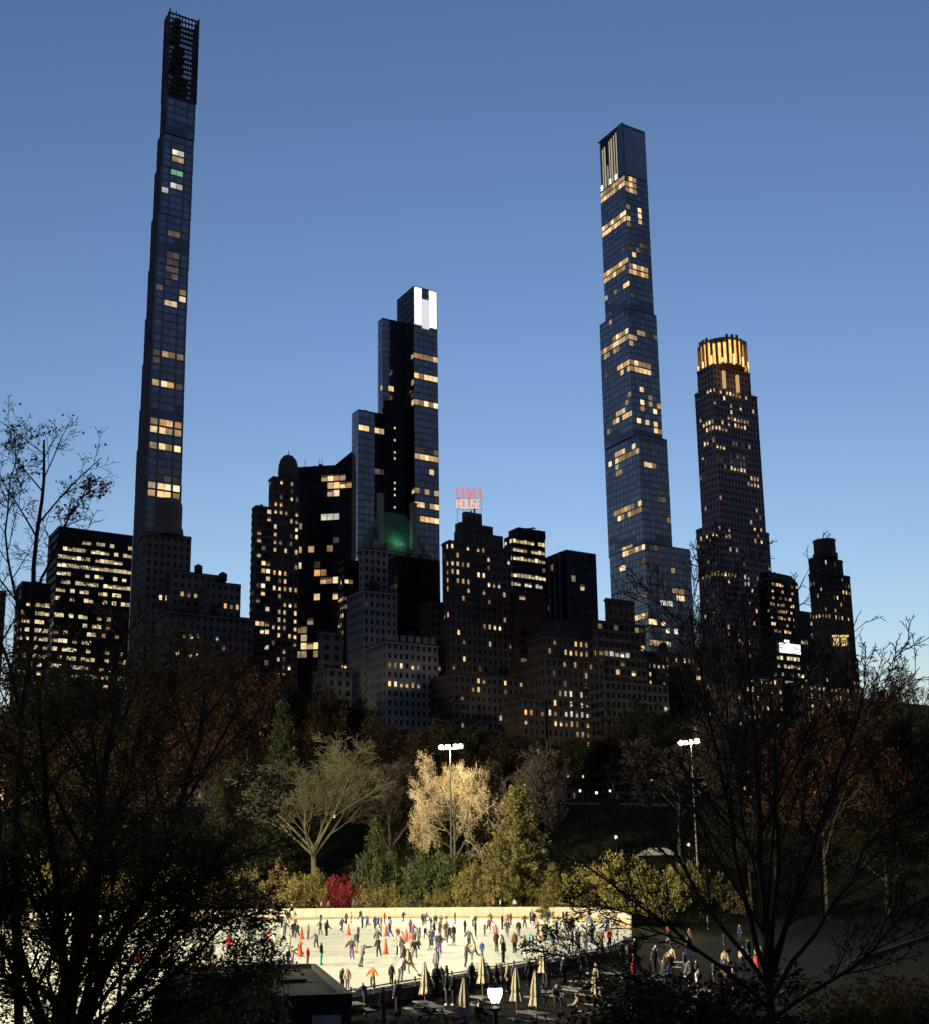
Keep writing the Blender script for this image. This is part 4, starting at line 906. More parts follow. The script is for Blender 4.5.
P_FEATH = conifer(3, 16, 5.4, 34, m_feather, 13, .18, .34); P_FIR = conifer(4, 14, 4.4, 26, m_fir, 12, .3, .32); P_PINE = conifer(9, 30, 8.5, 44, leafmat('pine_needles', (.03, .042, .02), trans=.2), 9, .3, .34, .4)
px_tree('feathery_conifer', 'feathery pale green conifer at the rink edge, largest of the lit evergreens', P_FEATH, 517, 786, 191, 88, 0.0)
px_tree('weeping_conifer', 'small drooping conifer at the right foot of the feathery conifer', P_FEATH, 552, 862, 188, 34, 2.0)
px_tree('fir_tree', 'small dark green fir right of the vase-shaped tree', P_FIR, 375, 818, 196, 46, 1.0)
px_tree('pine_tree', 'dark green pine behind the left limbs of the vase-shaped tree', P_PINE, 272, 770, 206, 66, 2.2)
px_tree('tall_pine', 'dark green pine rising above the vase-shaped tree at its left', P_PINE, 283, 695, 250, 84, 4.0)
# shrubs: many stems and leaves
SHRUB = dict(seg=(3, 3, 3, 2), nch=(4, 4, 4), st=(.2, .2, .2), ang=(35, 40, 42), lr=(.7, .65, .6), wan=(.08, .12, .15, .18), up=(.04, .03, .0, .0), rr=.7, tap=.6)
def shrub_proto(seed, leafm, stems=12, per=5, size=.15, spread=.2, lean=.75):
    wd = Wood(seed)
    for k in range(stems):
        a = 6.28 * k / stems + wd.r.uniform(-.3, .3); t = wd.r.uniform(.1, lean); wd.grow(np.array((math.cos(a) * .15, math.sin(a) * .15, 0)), np.array((math.cos(a) * t, math.sin(a) * t, 1.0)), wd.r.uniform(.8, 1.3), .03, 0, SHRUB)
    wd.fit(4.6, 6.2); V, F = wd.mesh('stems', (0, 1), None); tm = arr_mesh('stems', V, F, [M_BARK]); tp = np.array(wd.tips)
    return tm, crown_mesh('foliage', wd, (2, 3), M_TWIG, leaves(wd.tips, per, spread, size, wd.r), leafm), tp[:, 2].max() + .1, np.percentile(np.abs(tp[:, :2]), 97) + .1
def put_shrub(label, pr, px, ytop, Y, wpx, bz=None, name='shrub', group='shrubs behind the rink boards'):
    Y += (wall_y(at(px, 900, 205).x) - 181 + (12 if px > 588 else 6 if px > 535 else 0)) if 170 < Y < 240 else 0
    q = at(px, ytop, Y); b_ = ground_z(q.x, Y) - .1 if bz is None else bz; tm, cm, h, w_ = pr
    A = empty(name, label, 'shrub', (q.x, Y, b_), rng.uniform(0, 6.28), group); k = (q.z - b_) / h; kx = wpx / FPX * Y / 2 / w_
    for nm, me in (('stems', tm), ('foliage', cm)): o = link(nm, me, A); o.scale = (kx, kx, k)
SH = {k: shrub_proto(30 + i, leafmat('leaf_' + k, c, hue=hu), **kw) for i, (k, c, hu, kw) in enumerate((
    ('yellow', (.25, .24, .095), (1.2, 1, .7), {}), ('olive', (.20, .20, .085), (1.3, 1, .7), {}), ('green', (.085, .10, .055), (1.1, 1.1, .8), dict(lean=1.4)), ('crimson', (.2, .03, .045), (1.3, .9, .9), {}), ('tan', (.26, .22, .115), (1.2, 1, .8), dict(per=4))))}
for lb, k, px, yt, Y, wp in (
    ('crimson red shrub glowing behind the boards', 'crimson', 343, 873, 189, 32), ('broad dark green mound shrub left of the conifer', 'green', 428, 851, 192, 66), ('dark green shrub below the small fir', 'green', 372, 852, 194, 46),
    ('bright yellow-green shrub at the left end of the visible boards', 'yellow', 292, 880, 188, 40), ('olive shrub under the vase-shaped tree trunk', 'olive', 318, 868, 191, 46), ('tan shrub left of the vase-shaped trunk', 'tan', 285, 858, 195, 40),
    ('low olive shrub right of the crimson shrub', 'olive', 378, 884, 188, 40), ('tan shrub between crimson shrub and green mound', 'tan', 376, 866, 193, 46), ('low yellow shrub below the green mound', 'yellow', 408, 888, 187.5, 36),
    ('golden yellow shrub right of the green mound', 'yellow', 455, 872, 189, 44), ('olive shrub behind the golden shrub', 'olive', 470, 858, 193, 40), ('low olive shrub in front of the golden shrub', 'olive', 440, 888, 187.5, 40),
    ('yellow shrub left of the conifer foot', 'yellow', 487, 878, 188, 34), ('tan shrub right of the conifer foot', 'tan', 562, 884, 187.5, 34), ('low golden shrub below the weeping conifer', 'yellow', 545, 892, 186, 26),
    ('olive shrub right of the weeping conifer', 'olive', 582, 862, 188, 44), ('yellow-green shrub at the curve of the boards', 'yellow', 604, 864, 182, 46), ('tall yellow shrub left of the white canopy', 'yellow', 622, 852, 178, 48),
    ('olive shrub below the white canopy', 'olive', 645, 860, 176, 48), ('bright yellow shrub right of the canopy front', 'yellow', 662, 866, 172, 40), ('olive shrub under the bare-pole floodlight', 'olive', 690, 858, 176, 44), ('tan shrub right of the bare-pole floodlight', 'tan', 716, 872, 180, 46),
    ('olive shrub farthest left behind the dense tree', 'olive', 225, 862, 190, 60), ('yellow shrub seen through the dense left tree', 'yellow', 170, 866, 191, 60), ('tan shrub seen through twigs at the left', 'tan', 110, 858, 192, 70), ('yellow shrub at the left edge behind the dense tree', 'yellow', 30, 850, 190, 70)):
    put_shrub(lb, SH[k], px, yt, Y, wp)

# the wood behind: single trees on the rise
m_rust = leafmat('rust_leaf', (.045, .022, .013), var=.4); m_brown = leafmat('brown_leaf', (.04, .03, .017), var=.4); m_dkg = leafmat('dark_green_leaf', (.026, .031, .014), var=.4); m_orange = leafmat('orange_leaf', (.055, .027, .012), var=.4)
PR = {'rust': proto(LEAFY, 41, 9, .4, m_rust, 6, .6, .30, H=26, W=24), 'brown': proto(LEAFY, 42, 9, .4, m_brown, 5, .6, .30, H=26, W=24), 'green': proto(LEAFY, 43, 9, .4, m_dkg, 6, .6, .30, H=26, W=24), 'orange': proto(LEAFY, 44, 9, .4, m_orange, 5, .6, .28, H=26, W=24), 'bare': P_BARE, 'vase': P_BARE2}
for lb, k, px, yt, Y, wp in (
    ('rust-red tree crown above the left end of the rink', 'rust', 232, 655, 260, 120), ('rust-brown tree behind the dense left tree', 'rust', 175, 668, 275, 120), ('brown tree between rust tree and tall pine', 'brown', 300, 672, 285, 80),
    ('dark tree below the copper-roofed hotel', 'green', 345, 700, 300, 90), ('dark brown tree below the notched limestone block', 'brown', 400, 716, 290, 90), ('dark tree behind the left floodlight', 'green', 455, 722, 285, 90), ('dark tree right of the left floodlight', 'brown', 505, 730, 290, 80),
    ('dark tree below the mansard-topped house', 'green', 560, 738, 300, 80), ('small dark tree at the top of the slope', 'brown', 610, 728, 325, 80), ('dark tree left of the bare-pole floodlight', 'green', 650, 708, 330, 85), ('bare tree behind the bare-pole floodlight', 'bare', 672, 715, 250, 120),
    ('orange-brown tree behind the large bare tree', 'orange', 812, 705, 200, 120), ('brown tree at the right behind the orange one', 'brown', 870, 700, 230, 110), ('dark tree at the right edge', 'green', 925, 705, 215, 110), ('dark tree behind the large bare tree trunk', 'brown', 735, 712, 300, 100), ('dark brown tree left of the orange tree', 'brown', 765, 716, 260, 90),
    ('olive tree behind the grey path', 'green', 880, 800, 215, 130), ('low dark tree right of the lawn slope', 'green', 745, 800, 235, 110), ('dark tree at the left edge of the wood', 'green', 60, 668, 280, 130), ('dark brown tree at the far left edge', 'brown', -10, 690, 240, 130), ('dark tree behind the dense left tree crown', 'brown', 115, 690, 250, 120),
    ('dark green tree left of the vase-shaped tree', 'green', 246, 760, 215, 80), ('slim bare tree against the pale horizon', 'vase', 882, 662, 330, 50), ('spreading bare tree at the right edge against the pale horizon', 'bare', 915, 660, 330, 70), ('bare tree below the rounded-cap tower', 'vase', 848, 680, 310, 50),
    ('thin bare tree left of the gold-crowned tower', 'vase', 703, 588, 330, 40), ('dark scrubby tree below the conifer, behind it', 'brown', 470, 800, 225, 80), ('dark tree behind the green mound', 'green', 415, 800, 222, 80)):
    px_tree('leafy_tree' if k not in ('bare', 'vase') else 'bare_tree', lb, PR[k], px, yt, Y, wp, group='wood on the rise behind the rink')

# ---- the dense tree in front, left: several stems fanning out, layered sprays of small leaves
def stems_tree(name, label, stems, Yb, seed, P, r0, leafm, per, spread, size, flat=0.0, trim=None, rmin=.006):
    wd = Wood(seed); r_ = wd.r
    base = at(*stems[0][0][0][:2], Yb); gz = ground_z(base.x, Yb) - .3
    for st in stems:
        pts = []; rr = st[1] * (.68 if name.startswith('large') else 1)
        for k, (px, py, dy) in enumerate(st[0]): pts.append(np.array(at(px, py, Yb + dy)))
        q = [pts[0]]
        for a, b in zip(pts[:-1], pts[1:]):
            for f in (.33, .66, 1.0): q.append(a + (b - a) * f + r_.normal(0, .02, 3) * np.linalg.norm(b - a) * (f < 1))
        q = np.array(q); L = np.linalg.norm(q[1:] - q[:-1], axis=1).sum(); rad = np.linspace(rr, rr * .22, len(q))
        wd.add(q, rad, 0); wd.kids(q, rad, L, 0, P)
    tz = gz; A = empty(name, label, 'tree', (base.x, Yb, tz)); off = np.array((base.x, Yb, tz))
    wd.add(np.array([(base.x, Yb, tz), (base.x, Yb, (tz + base.z) / 2), tuple(base)]), np.array((r0 * 1.3, r0 * 1.05, r0)), 0)
    nl = len(P['nch']); V, F = wd.mesh('trunk', (0, 1), None, rmin=rmin); link('trunk', arr_mesh('trunk', V - off, F, [M_BARK], smooth=True), A)
    tips = np.array(wd.tips)
    if trim is not None: X, Yq = proj(tips); tips = tips[trim(X, Yq)]
    V1, F1 = wd.mesh('crown', tuple(range(2, nl + 1)), None, rmin=rmin)
    if per:
        V2, F2 = leaves(tips, per, spread, size, r_, flat)
        me = arr_mesh('crown', np.concatenate([V1, V2]) - off, np.concatenate([F1, F2 + len(V1)]), [M_TWIG, leafm], np.concatenate([np.zeros(len(F1)), np.ones(len(F2))]))
    else: me = arr_mesh('crown', V1 - off, F1, [M_TWIG])
    link('crown', me, A); return A
m_front = leafmat('dull_olive_leaf', (.11, .085, .03), var=.5, trans=.3, hue=(1.4, 1, .6)); m_dead = leafmat('withered_leaf', (.045, .024, .016), var=.4, trans=.2)
HORN = dict(seg=(0, 4, 3, 3, 2), nch=(12, 6, 4, 3), st=(.1, .2, .2, .2), ang=(40, 42, 42, 45), lr=(.34, .55, .55, .5), wan=(0, .07, .1, .12, .15), up=(0, .02, .0, .0, .0), rr=.5, tap=.5, flat=.35)
stems_tree('hornbeam_tree', 'dense dark many-stemmed tree in front at the left, leaves still on', [
    ([(62, 1075, 0), (78, 960, 0), (95, 850, .3), (118, 700, .8), (120, 608, 1.0)], .15), ([(62, 1075, 0), (60, 930, -.3), (45, 800, -.6), (40, 690, -.8)], .12), ([(62, 1075, 0), (110, 960, .4), (165, 850, .9), (200, 740, 1.4), (205, 690, 1.6)], .12),
    ([(62, 1075, 0), (130, 990, -.5), (190, 910, -.9), (240, 820, -1.2)], .10), ([(62, 1075, 0), (120, 1020, -.8), (180, 970, -1.4), (245, 900, -1.9)], .08), ([(62, 1075, 0), (20, 950, .5), (-20, 820, .8), (-35, 720, 1.0)], .10), ([(62, 1075, 0), (85, 900, 1.2), (130, 780, 2.0), (165, 660, 2.4)], .10),
    ([(62, 1075, 0), (90, 980, -1.2), (115, 870, -1.9), (90, 720, -2.2)], .09), ([(62, 1075, 0), (150, 1030, .2), (225, 1000, .3), (262, 965, .3)], .05), ([(62, 1075, 0), (30, 1010, -.9), (5, 950, -1.6), (-20, 890, -2)], .06), ([(62, 1075, 0), (95, 1010, -1.5), (140, 945, -2.2), (190, 880, -2.8)], .06), ([(62, 1075, 0), (48, 980, -1.8), (55, 890, -2.6)], .05)], 24, 61, HORN, .2, m_front, 3, .10, .044, .6,
    trim=lambda X, Y: (X < 285 - np.maximum(0, 770 - Y) * .55) & (Y > 592 + np.abs(X - 120) * .55))
BAREP = dict(seg=(0, 5, 4, 3, 2), nch=(12, 6, 5, 3), st=(.25, .2, .2, .2), ang=(38, 36, 38, 40), lr=(.42, .55, .55, .5), wan=(0, .07, .1, .12, .14), up=(0, .03, .02, .01, .0), rr=.5, tap=.5)
stems_tree('bare_sapling', 'thin bare tree at the left edge with a few last leaves against the sky', [
    ([(20, 1090, 0), (15, 900, 0), (22, 720, .1), (33, 600, .2), (42, 500, .2), (44, 440, .3)], .11), ([(22, 720, .1), (0, 640, -.3), (-20, 560, -.4), (-12, 470, -.4)], .05), ([(33, 600, .2), (62, 530, .4), (78, 500, .5), (97, 488, .6)], .035), ([(28, 650, .1), (8, 560, .2), (10, 480, .2), (22, 440, .3)], .035)], 27, 71,
    dict(BAREP, nch=(14, 5, 4, 2), lr=(.2, .5, .5, .5)), .13, m_dead, 1, .05, .04, 0, trim=lambda X, Y: (Y < 520) & (np.sin(X * 1.7 + Y * .9) > .45), rmin=.005)
RBARE = dict(BAREP, nch=(15, 6, 4, 3), ang=(34, 34, 34, 36), lr=(.34, .5, .5, .5), wan=(0, .04, .06, .08, .1), rr=.55)
stems_tree('large_bare_tree', 'large bare dark tree in front at the right, limbs fanning out', [
    ([(772, 1090, 0), (770, 1000, 0), (764, 900, 0), (757, 780, 0), (750, 690, .2), (742, 600, .4)], .17), ([(770, 980, 0), (740, 880, -.5), (722, 780, -.8), (704, 690, -1), (690, 610, -1.1)], .10), ([(770, 960, 0), (778, 830, .5), (775, 750, .8), (770, 690, 1)], .10),
    ([(770, 990, 0), (700, 900, .6), (655, 820, 1.0), (628, 740, 1.3)], .09), ([(771, 1010, 0), (690, 945, -.8), (632, 900, -1.2), (575, 858, -1.6)], .08), ([(770, 970, 0), (810, 860, -.6), (838, 770, -1), (858, 720, -1.2), (866, 680, -1.3)], .10),
    ([(771, 1000, 0), (835, 900, .7), (880, 830, 1.0), (935, 770, 1.4)], .09), ([(771, 1020, 0), (815, 990, -.6), (868, 955, -.8), (905, 912, -1.0), (945, 884, -1.2)], .08), ([(771, 985, 0), (800, 870, 1.3), (806, 790, 1.8), (812, 715, 2.1)], .08), ([(771, 1030, 0), (690, 1000, .5), (620, 975, .8), (560, 955, 1.2)], .06), ([(771, 975, 0), (752, 860, 1.5), (728, 740, 2.0), (716, 650, 2.3)], .08)], 28, 83, RBARE, .15, m_dead, 1, .06, .036, 0,
    rmin=.0085, trim=lambda X, Y: (Y > 860) & (np.sin(X * .31 + Y * .17) + np.sin(X * .11 - Y * .23) > .1))
for lb, k, px, yt, Y, wp in (('dark shrub at the bottom right corner', 'olive', 880, 975, 30, 200), ('dark brown shrub at the foot of the large bare tree', 'tan', 690, 955, 31, 240), ('low dark shrub at the bottom left under the dense tree', 'green', 215, 965, 30, 130)):
    put_shrub(lb, SH['green'] if k == 'green' else shrub_proto(77 + wp, m_dead if k == 'tan' else m_front, per=4, size=.1), px, yt, Y, wp, group='dark shrubs in front')

# ------------------------------------------------------------------ people
def pose(lean=0, twist=0, hipL=(0, 0), hipR=(0, 0), kneeL=5, kneeR=5, armL=(0, 12), armR=(0, 12), elL=15, elR=15, sit=False):
    """joints of a figure 1.72 m tall facing +y; hip/arm = (swing forward, spread), degrees"""
    V = Vector; J = {}; B_ = []
    J['pelvis'] = (V((0, 0, .96)), .145); J['waist'] = (V((0, 0, 1.12)), .13)
    up = V((0, math.sin(R(lean)), math.cos(R(lean)))); pe = V((0, 0, .96))
    J['waist'] = (pe + up * .17, .13); J['chest'] = (pe + up * .40, .165); J['neck'] = (pe + up * .55, .065)
    hu = V((0, math.sin(R(lean * .45)), math.cos(R(lean * .45)))); n = J['neck'][0]
    J['jaw'] = (n + hu * .09 + V((0, .015, 0)), .085); J['crown'] = (n + hu * .19, .092); J['nose'] = (n + hu * .12 + V((0, .075, 0)), .045)
    B_ += [('pelvis', 'waist', 'j'), ('waist', 'chest', 'j'), ('chest', 'neck', 's'), ('neck', 'jaw', 's'), ('jaw', 'crown', 'h'), ('jaw', 'nose', 's')]
    for sd, s, hip, kn, ar, el in (('L', -1, hipL, kneeL, armL, elL), ('R', 1, hipR, kneeR, armR, elR)):
        hp = pe + V((s * .095, 0, -.05))
        def leg(a, sp): return V((s * math.sin(R(sp)), math.sin(R(a)), -math.cos(R(a)) * math.cos(R(sp)))).normalized()
        k = hp + leg(*hip) * .43; an = k + leg(hip[0] - kn, hip[1] * .7) * .42
        J['hip' + sd] = (hp, .105); J['knee' + sd] = (k, .075); J['ankle' + sd] = (an, .052); J['toe' + sd] = (an + V((s * .02, .17, -.035)), .042); J['heel' + sd] = (an + V((0, -.04, -.04)), .045)
        B_ += [('pelvis', 'hip' + sd, 't'), ('hip' + sd, 'knee' + sd, 't'), ('knee' + sd, 'ankle' + sd, 't'), ('ankle' + sd, 'toe' + sd, 'b'), ('ankle' + sd, 'heel' + sd, 'b')]
        sh = pe + up * .46 + V((s * .175, 0, 0))
        def arm(a, sp): return (V((s * math.sin(R(sp)), math.sin(R(a + lean * .5)), -math.cos(R(a + lean * .5)) * math.cos(R(sp))))).normalized()
        e = sh + arm(*ar) * .28; w_ = e + arm(ar[0] + el, ar[1] * .8) * .25; h_ = w_ + arm(ar[0] + el, ar[1] * .8) * .09
        J['sh' + sd] = (sh, .085); J['el' + sd] = (e, .06); J['wr' + sd] = (w_, .042); J['hand' + sd] = (h_, .045)
        B_ += [('chest', 'sh' + sd, 'j'), ('sh' + sd, 'el' + sd, 'j'), ('el' + sd, 'wr' + sd, 'j'), ('wr' + sd, 'hand' + sd, 's')]
    lo = min(J[k][0].z - J[k][1] for k in J if k[:3] in ('toe', 'hee'))
    for k in J: J[k] = (J[k][0] - V((0, 0, lo if not sit else .5)), J[k][1])
    return J, B_
def figure(name, coat=False, hood=True, **kw):
    J, B_ = pose(**kw); names = list(J); me = bpy.data.meshes.new('body_cage')
    me.from_pydata([tuple(J[k][0]) for k in names], [(names.index(a), names.index(b)) for a, b, _ in B_], [])
    o = bpy.data.objects.new('body_cage', me); COL.objects.link(o)
    md = o.modifiers.new('skin', 'SKIN'); md.use_smooth_shade = True; o.modifiers.new('sub', 'SUBSURF').levels = 1
    for i, k in enumerate(names):
        r = J[k][1]; me.skin_vertices[0].data[i].radius = (r, r * (.78 if k in ('chest', 'waist', 'pelvis') else 1)); me.skin_vertices[0].data[i].use_root = (k == 'pelvis')
    dg = bpy.context.evaluated_depsgraph_get(); ev = o.evaluated_get(dg); m2 = ev.to_mesh()
    V = np.empty(len(m2.vertices) * 3); m2.vertices.foreach_get('co', V); V = V.reshape(-1, 3)
    N = np.empty(len(m2.vertices) * 3); m2.vertices.foreach_get('normal', N); N = N.reshape(-1, 3)
    F = [tuple(p.vertices) for p in m2.polygons]; ev.to_mesh_clear()
    bpy.data.objects.remove(o); bpy.data.meshes.remove(me)
    cen = np.array([V[list(f)].mean(0) for f in F]); best = np.full(len(F), 1e9); lab = np.array(['s'] * len(F))
    for a, b, t in B_:
        A, Bp = np.array(J[a][0]), np.array(J[b][0]); ra, rb = J[a][1], J[b][1]; d = Bp - A; q = np.clip(((cen - A) @ d) / (d @ d), 0, 1)
        dist = np.linalg.norm(cen - A - q[:, None] * d, axis=1) - (ra + (rb - ra) * q); u = dist < best; best[u] = dist[u]; lab[u] = t
        if coat and t == 't' and a[:3] in ('hip', 'pel'): lab[u & (q < .62)] = 'j'
    hz = np.array(J['jaw'][0]); lab[(lab == 'h') & (cen[:, 1] > hz[1] + .045) & (cen[:, 2] < hz[2] + .075)] = 's'
    def sub(keys, off, nm, side=0):
        fs = [f for f, l, c_ in zip(F, lab, cen) if l in keys and (side == 0 or c_[0] * side > 0)]; ids = sorted({i for f in fs for i in f}); mp = {v: k for k, v in enumerate(ids)}
        me = bpy.data.meshes.new(nm); me.from_pydata([tuple(V[i] + N[i] * off) for i in ids], [], [tuple(mp[i] for i in f) for f in fs]); me.materials.append(None)
        me.polygons.foreach_set('use_smooth', [True] * len(fs)); me.update(); return me
    body = bpy.data.meshes.new('body'); body.from_pydata([tuple(v) for v in V], [], F); body.materials.append(M_SKIN); body.polygons.foreach_set('use_smooth', [True] * len(F)); body.update()
    return dict(body=body, jacket=sub('j', .028, 'jacket'), trousers=sub('t', .012, 'trousers'), hair=sub('h', .018, 'hair'), boots=[sub('b', .012, 'boot', s_) for s_ in (-1, 1)], name=name)
M_SKIN = mat('skin', (.42, .26, .18), rough=.6, var=.06, objvar=.3)
FIG = {
    'standing': figure('standing'), 'gliding': figure('gliding', lean=14, hipL=(18, 3), kneeL=30, hipR=(-22, 6), kneeR=12, armL=(-20, 25), armR=(25, 25)),
    'striding': figure('striding', lean=10, hipL=(28, 2), kneeL=25, hipR=(-26, 8), kneeR=35, armL=(-30, 14), armR=(32, 14), elL=30, elR=40), 'arms out': figure('arms out', lean=8, hipL=(6, 8), kneeL=18, hipR=(-4, 8), kneeR=18, armL=(5, 40), armR=(12, 34)),
    'bending forward': figure('bending forward', lean=48, hipL=(20, 5), kneeL=35, hipR=(10, 6), kneeR=35, armL=(35, 14), armR=(30, 14)), 'pointing': figure('pointing', lean=12, hipL=(10, 3), kneeL=20, hipR=(-18, 4), armR=(78, 20), armL=(10, 15)),
    'standing in a long coat': figure('coat', coat=True, armL=(8, 10), armR=(-6, 10)), 'leaning': figure('leaning', lean=20, hipL=(-4, 3), hipR=(4, 3), armL=(50, 12), armR=(45, 12), elL=50, elR=55), 'sitting': figure('sitting', sit=True, lean=10, hipL=(85, 6), hipR=(82, 6), kneeL=85, kneeR=82, armL=(30, 12), armR=(25, 12), elL=55, elR=55),
}
CLOTH = dict(black=(.012, .012, .014), charcoal=(.035, .035, .04), grey=(.13, .125, .12), white=(.6, .58, .54), beige=(.36, .28, .18), tan=(.28, .17, .07), brown=(.09, .05, .03), red=(.45, .03, .025), orange=(.6, .17, .04), pink=(.55, .17, .22), blue=(.04, .10, .38), navy=(.015, .025, .08), purple=(.16, .06, .22), teal=(.06, .32, .28), olive=(.09, .09, .04))
CM = {k: mat('cloth_' + k, c, rough=.85, var=.12, scale=6) for k, c in CLOTH.items()}; HAIRM = [mat('hair_dark', (.02, .014, .01), rough=.6), mat('hair_brown', (.06, .035, .02), rough=.6), mat('hat_grey', (.12, .12, .12), rough=.9), mat('hat_white', (.5, .48, .45), rough=.9)]
USED = {}
def person(ps, pos, jk, tr, where, rz=None, size=1.0, group='skaters on the ice', who='skater', cat='person', child=False):
    f = FIG[ps]; top = 'coat' if 'coat' in ps else 'jacket'; ps2 = 'standing' if 'coat' in ps else ps
    if who != 'skater' and 'bare tree' in where: tr_ = ''
    else: tr_ = f' and {tr} trousers'
    lb = f"{'child ' if child else ''}{who} in {jk} {top}{tr_} {ps2} {where}"
    USED.setdefault(lb, []).append(None)
    A = link('person', f['body'], None, pos, rng.uniform(0, 6.28) if rz is None else rz, None, lb, cat, group); A.scale = (size * rng.uniform(.92, 1.04), size * rng.uniform(.92, 1.04), size); USED[lb][-1] = A
    for nm, m in (('jacket', CM[jk]), ('trousers', CM[tr]), ('hair', rng.choice(HAIRM)), ('boot', CM[rng.choice(('black', 'charcoal', 'white'))])):
      for me in (f['boots'] if nm == 'boot' else [f[nm]]):
        o = link(nm, me, A); o.material_slots[0].link = 'OBJECT'; o.material_slots[0].material = m
    return A
CONES = [(271, 943.5), (301.7, 939), (348.6, 935), (386.3, 936), (406.5, 941.3), (385.6, 954), (300, 956.4)]
def where_on_ice(px, py):
    d = min(CONES, key=lambda c: abs(c[0] - px) * .6 + abs(c[1] - py) * 2)
    if py < 926: return 'along the far boards'
    if abs(d[0] - px) < 18 and abs(d[1] - py) < 6: return 'by an orange cone'
    if py > 962: return 'close to the rail'
    return 'on the left ice' if px < 340 else 'mid ice' if px < 480 else 'on the right ice'
Z1 = lambda x, y: (250 + x / 4.645, 895 + y / 4.645); Z2 = lambda x, y: (430 + x / 4.424, 895 + y / 4.424)
G_, T_, S_, A_o, B_f, P_t, C_c = 'gliding', 'striding', 'standing', 'arms out', 'bending forward', 'pointing', 'standing in a long coat'
SK1 = [(147, 152, S_, 'charcoal', 'black'), (163, 188, G_, 'charcoal', 'black'), (200, 196, S_, 'black', 'charcoal'), (219, 206, T_, 'charcoal', 'black'), (270, 206, S_, 'grey', 'charcoal'), (326, 186, A_o, 'olive', 'charcoal'), (355, 190, S_, 'charcoal', 'black'), (447, 136, S_, 'grey', 'charcoal'), (470, 130, S_, 'beige', 'grey'),
       (522, 152, S_, 'grey', 'navy'), (546, 150, T_, 'beige', 'grey'), (503, 221, S_, 'charcoal', 'charcoal'), (580, 160, S_, 'navy', 'charcoal'), (594, 158, T_, 'blue', 'navy'), (608, 192, S_, 'blue', 'grey'), (626, 135, S_, 'red', 'charcoal'), (650, 202, G_, 'grey', 'blue'), (648, 152, S_, 'navy', 'black'), (745, 176, S_, 'pink', 'grey'),
       (758, 202, T_, 'purple', 'charcoal'), (783, 241, G_, 'grey', 'charcoal'), (838, 241, C_c, 'charcoal', 'black'), (855, 202, S_, 'charcoal', 'grey'), (880, 202, S_, 'beige', 'grey'), (905, 202, S_, 'brown', 'tan'), (920, 192, T_, 'tan', 'charcoal'), (180, 276, C_c, 'beige', 'grey'), (176, 332, S_, 'black', 'black'), (197, 326, T_, 'grey', 'purple'),
       (268, 322, S_, 'red', 'red'), (330, 326, S_, 'black', 'teal'), (308, 250, B_f, 'grey', 'charcoal'), (472, 302, A_o, 'charcoal', 'purple'), (520, 336, P_t, 'grey', 'grey'), (597, 292, P_t, 'charcoal', 'black'), (690, 282, B_f, 'black', 'black'), (699, 292, C_c, 'white', 'white'), (765, 302, G_, 'charcoal', 'grey'), (715, 352, C_c, 'grey', 'grey'),
       (745, 372, G_, 'beige', 'beige'), (697, 402, B_f, 'white', 'grey'), (657, 422, C_c, 'grey', 'brown'), (570, 432, A_o, 'orange', 'charcoal'), (867, 376, C_c, 'grey', 'charcoal'), (880, 272, S_, 'charcoal', 'purple'), (428, 442, S_, 'grey', 'charcoal'), (452, 444, S_, 'beige', 'grey')]
SK2 = [(10, 230, S_, 'navy', 'charcoal'), (40, 256, T_, 'grey', 'purple'), (45, 182, S_, 'beige', 'beige'), (70, 191, S_, 'brown', 'charcoal'), (86, 211, T_, 'grey', 'charcoal'), (105, 211, S_, 'charcoal', 'grey'), (111, 128, S_, 'grey', 'charcoal'), (155, 171, S_, 'charcoal', 'navy'), (202, 186, S_, 'black', 'charcoal'), (242, 176, S_, 'beige', 'grey'), (173, 232, G_, 'grey', 'charcoal'),
       (160, 322, A_o, 'charcoal', 'charcoal'), (198, 291, T_, 'beige', 'grey'), (291, 206, S_, 'pink', 'blue'), (318, 262, C_c, 'white', 'white'), (320, 152, S_, 'charcoal', 'charcoal'), (343, 182, T_, 'charcoal', 'grey'), (358, 132, S_, 'grey', 'charcoal'), (375, 257, S_, 'tan', 'black'), (393, 187, S_, 'charcoal', 'grey'), (420, 287, S_, 'black', 'white'), (440, 227, A_o, 'teal', 'teal'),
       (420, 146, A_o, 'brown', 'charcoal'), (445, 127, S_, 'charcoal', 'charcoal'), (462, 131, S_, 'black', 'charcoal'), (480, 191, A_o, 'charcoal', 'black'), (494, 211, C_c, 'beige', 'tan'), (512, 191, S_, 'brown', 'grey'), (543, 262, T_, 'blue', 'tan'), (632, 241, S_, 'black', 'black'), (657, 241, C_c, 'black', 'charcoal'), (690, 246, S_, 'grey', 'charcoal'), (590, 122, S_, 'charcoal', 'black'), (625, 162, A_o, 'charcoal', 'charcoal'),
       (786, 161, S_, 'blue', 'navy'), (830, 202, S_, 'beige', 'grey'), (760, 236, S_, 'brown', 'charcoal'), (796, 231, S_, 'red', 'charcoal'), (545, 296, S_, 'grey', 'charcoal'), (28, 362, S_, 'grey', 'charcoal'), (325, 302, S_, 'charcoal', 'black')]
KIDS = {(570, 432), (428, 442), (452, 444), (657, 422), (440, 227), (176, 332), (197, 326), (268, 322), (608, 192), (242, 176), (545, 296)}
for Z, lst in ((Z1, SK1), (Z2, SK2)):
    for zx, zy, ps, jk, tr in lst:
        px, py = Z(zx, zy); p = on(px, py, .015); kid = (zx, zy) in KIDS
        person(ps, (p.x, p.y, .015), jk, tr, where_on_ice(px, py), size=.7 if kid else rng.uniform(.9, 1.0), child=kid)
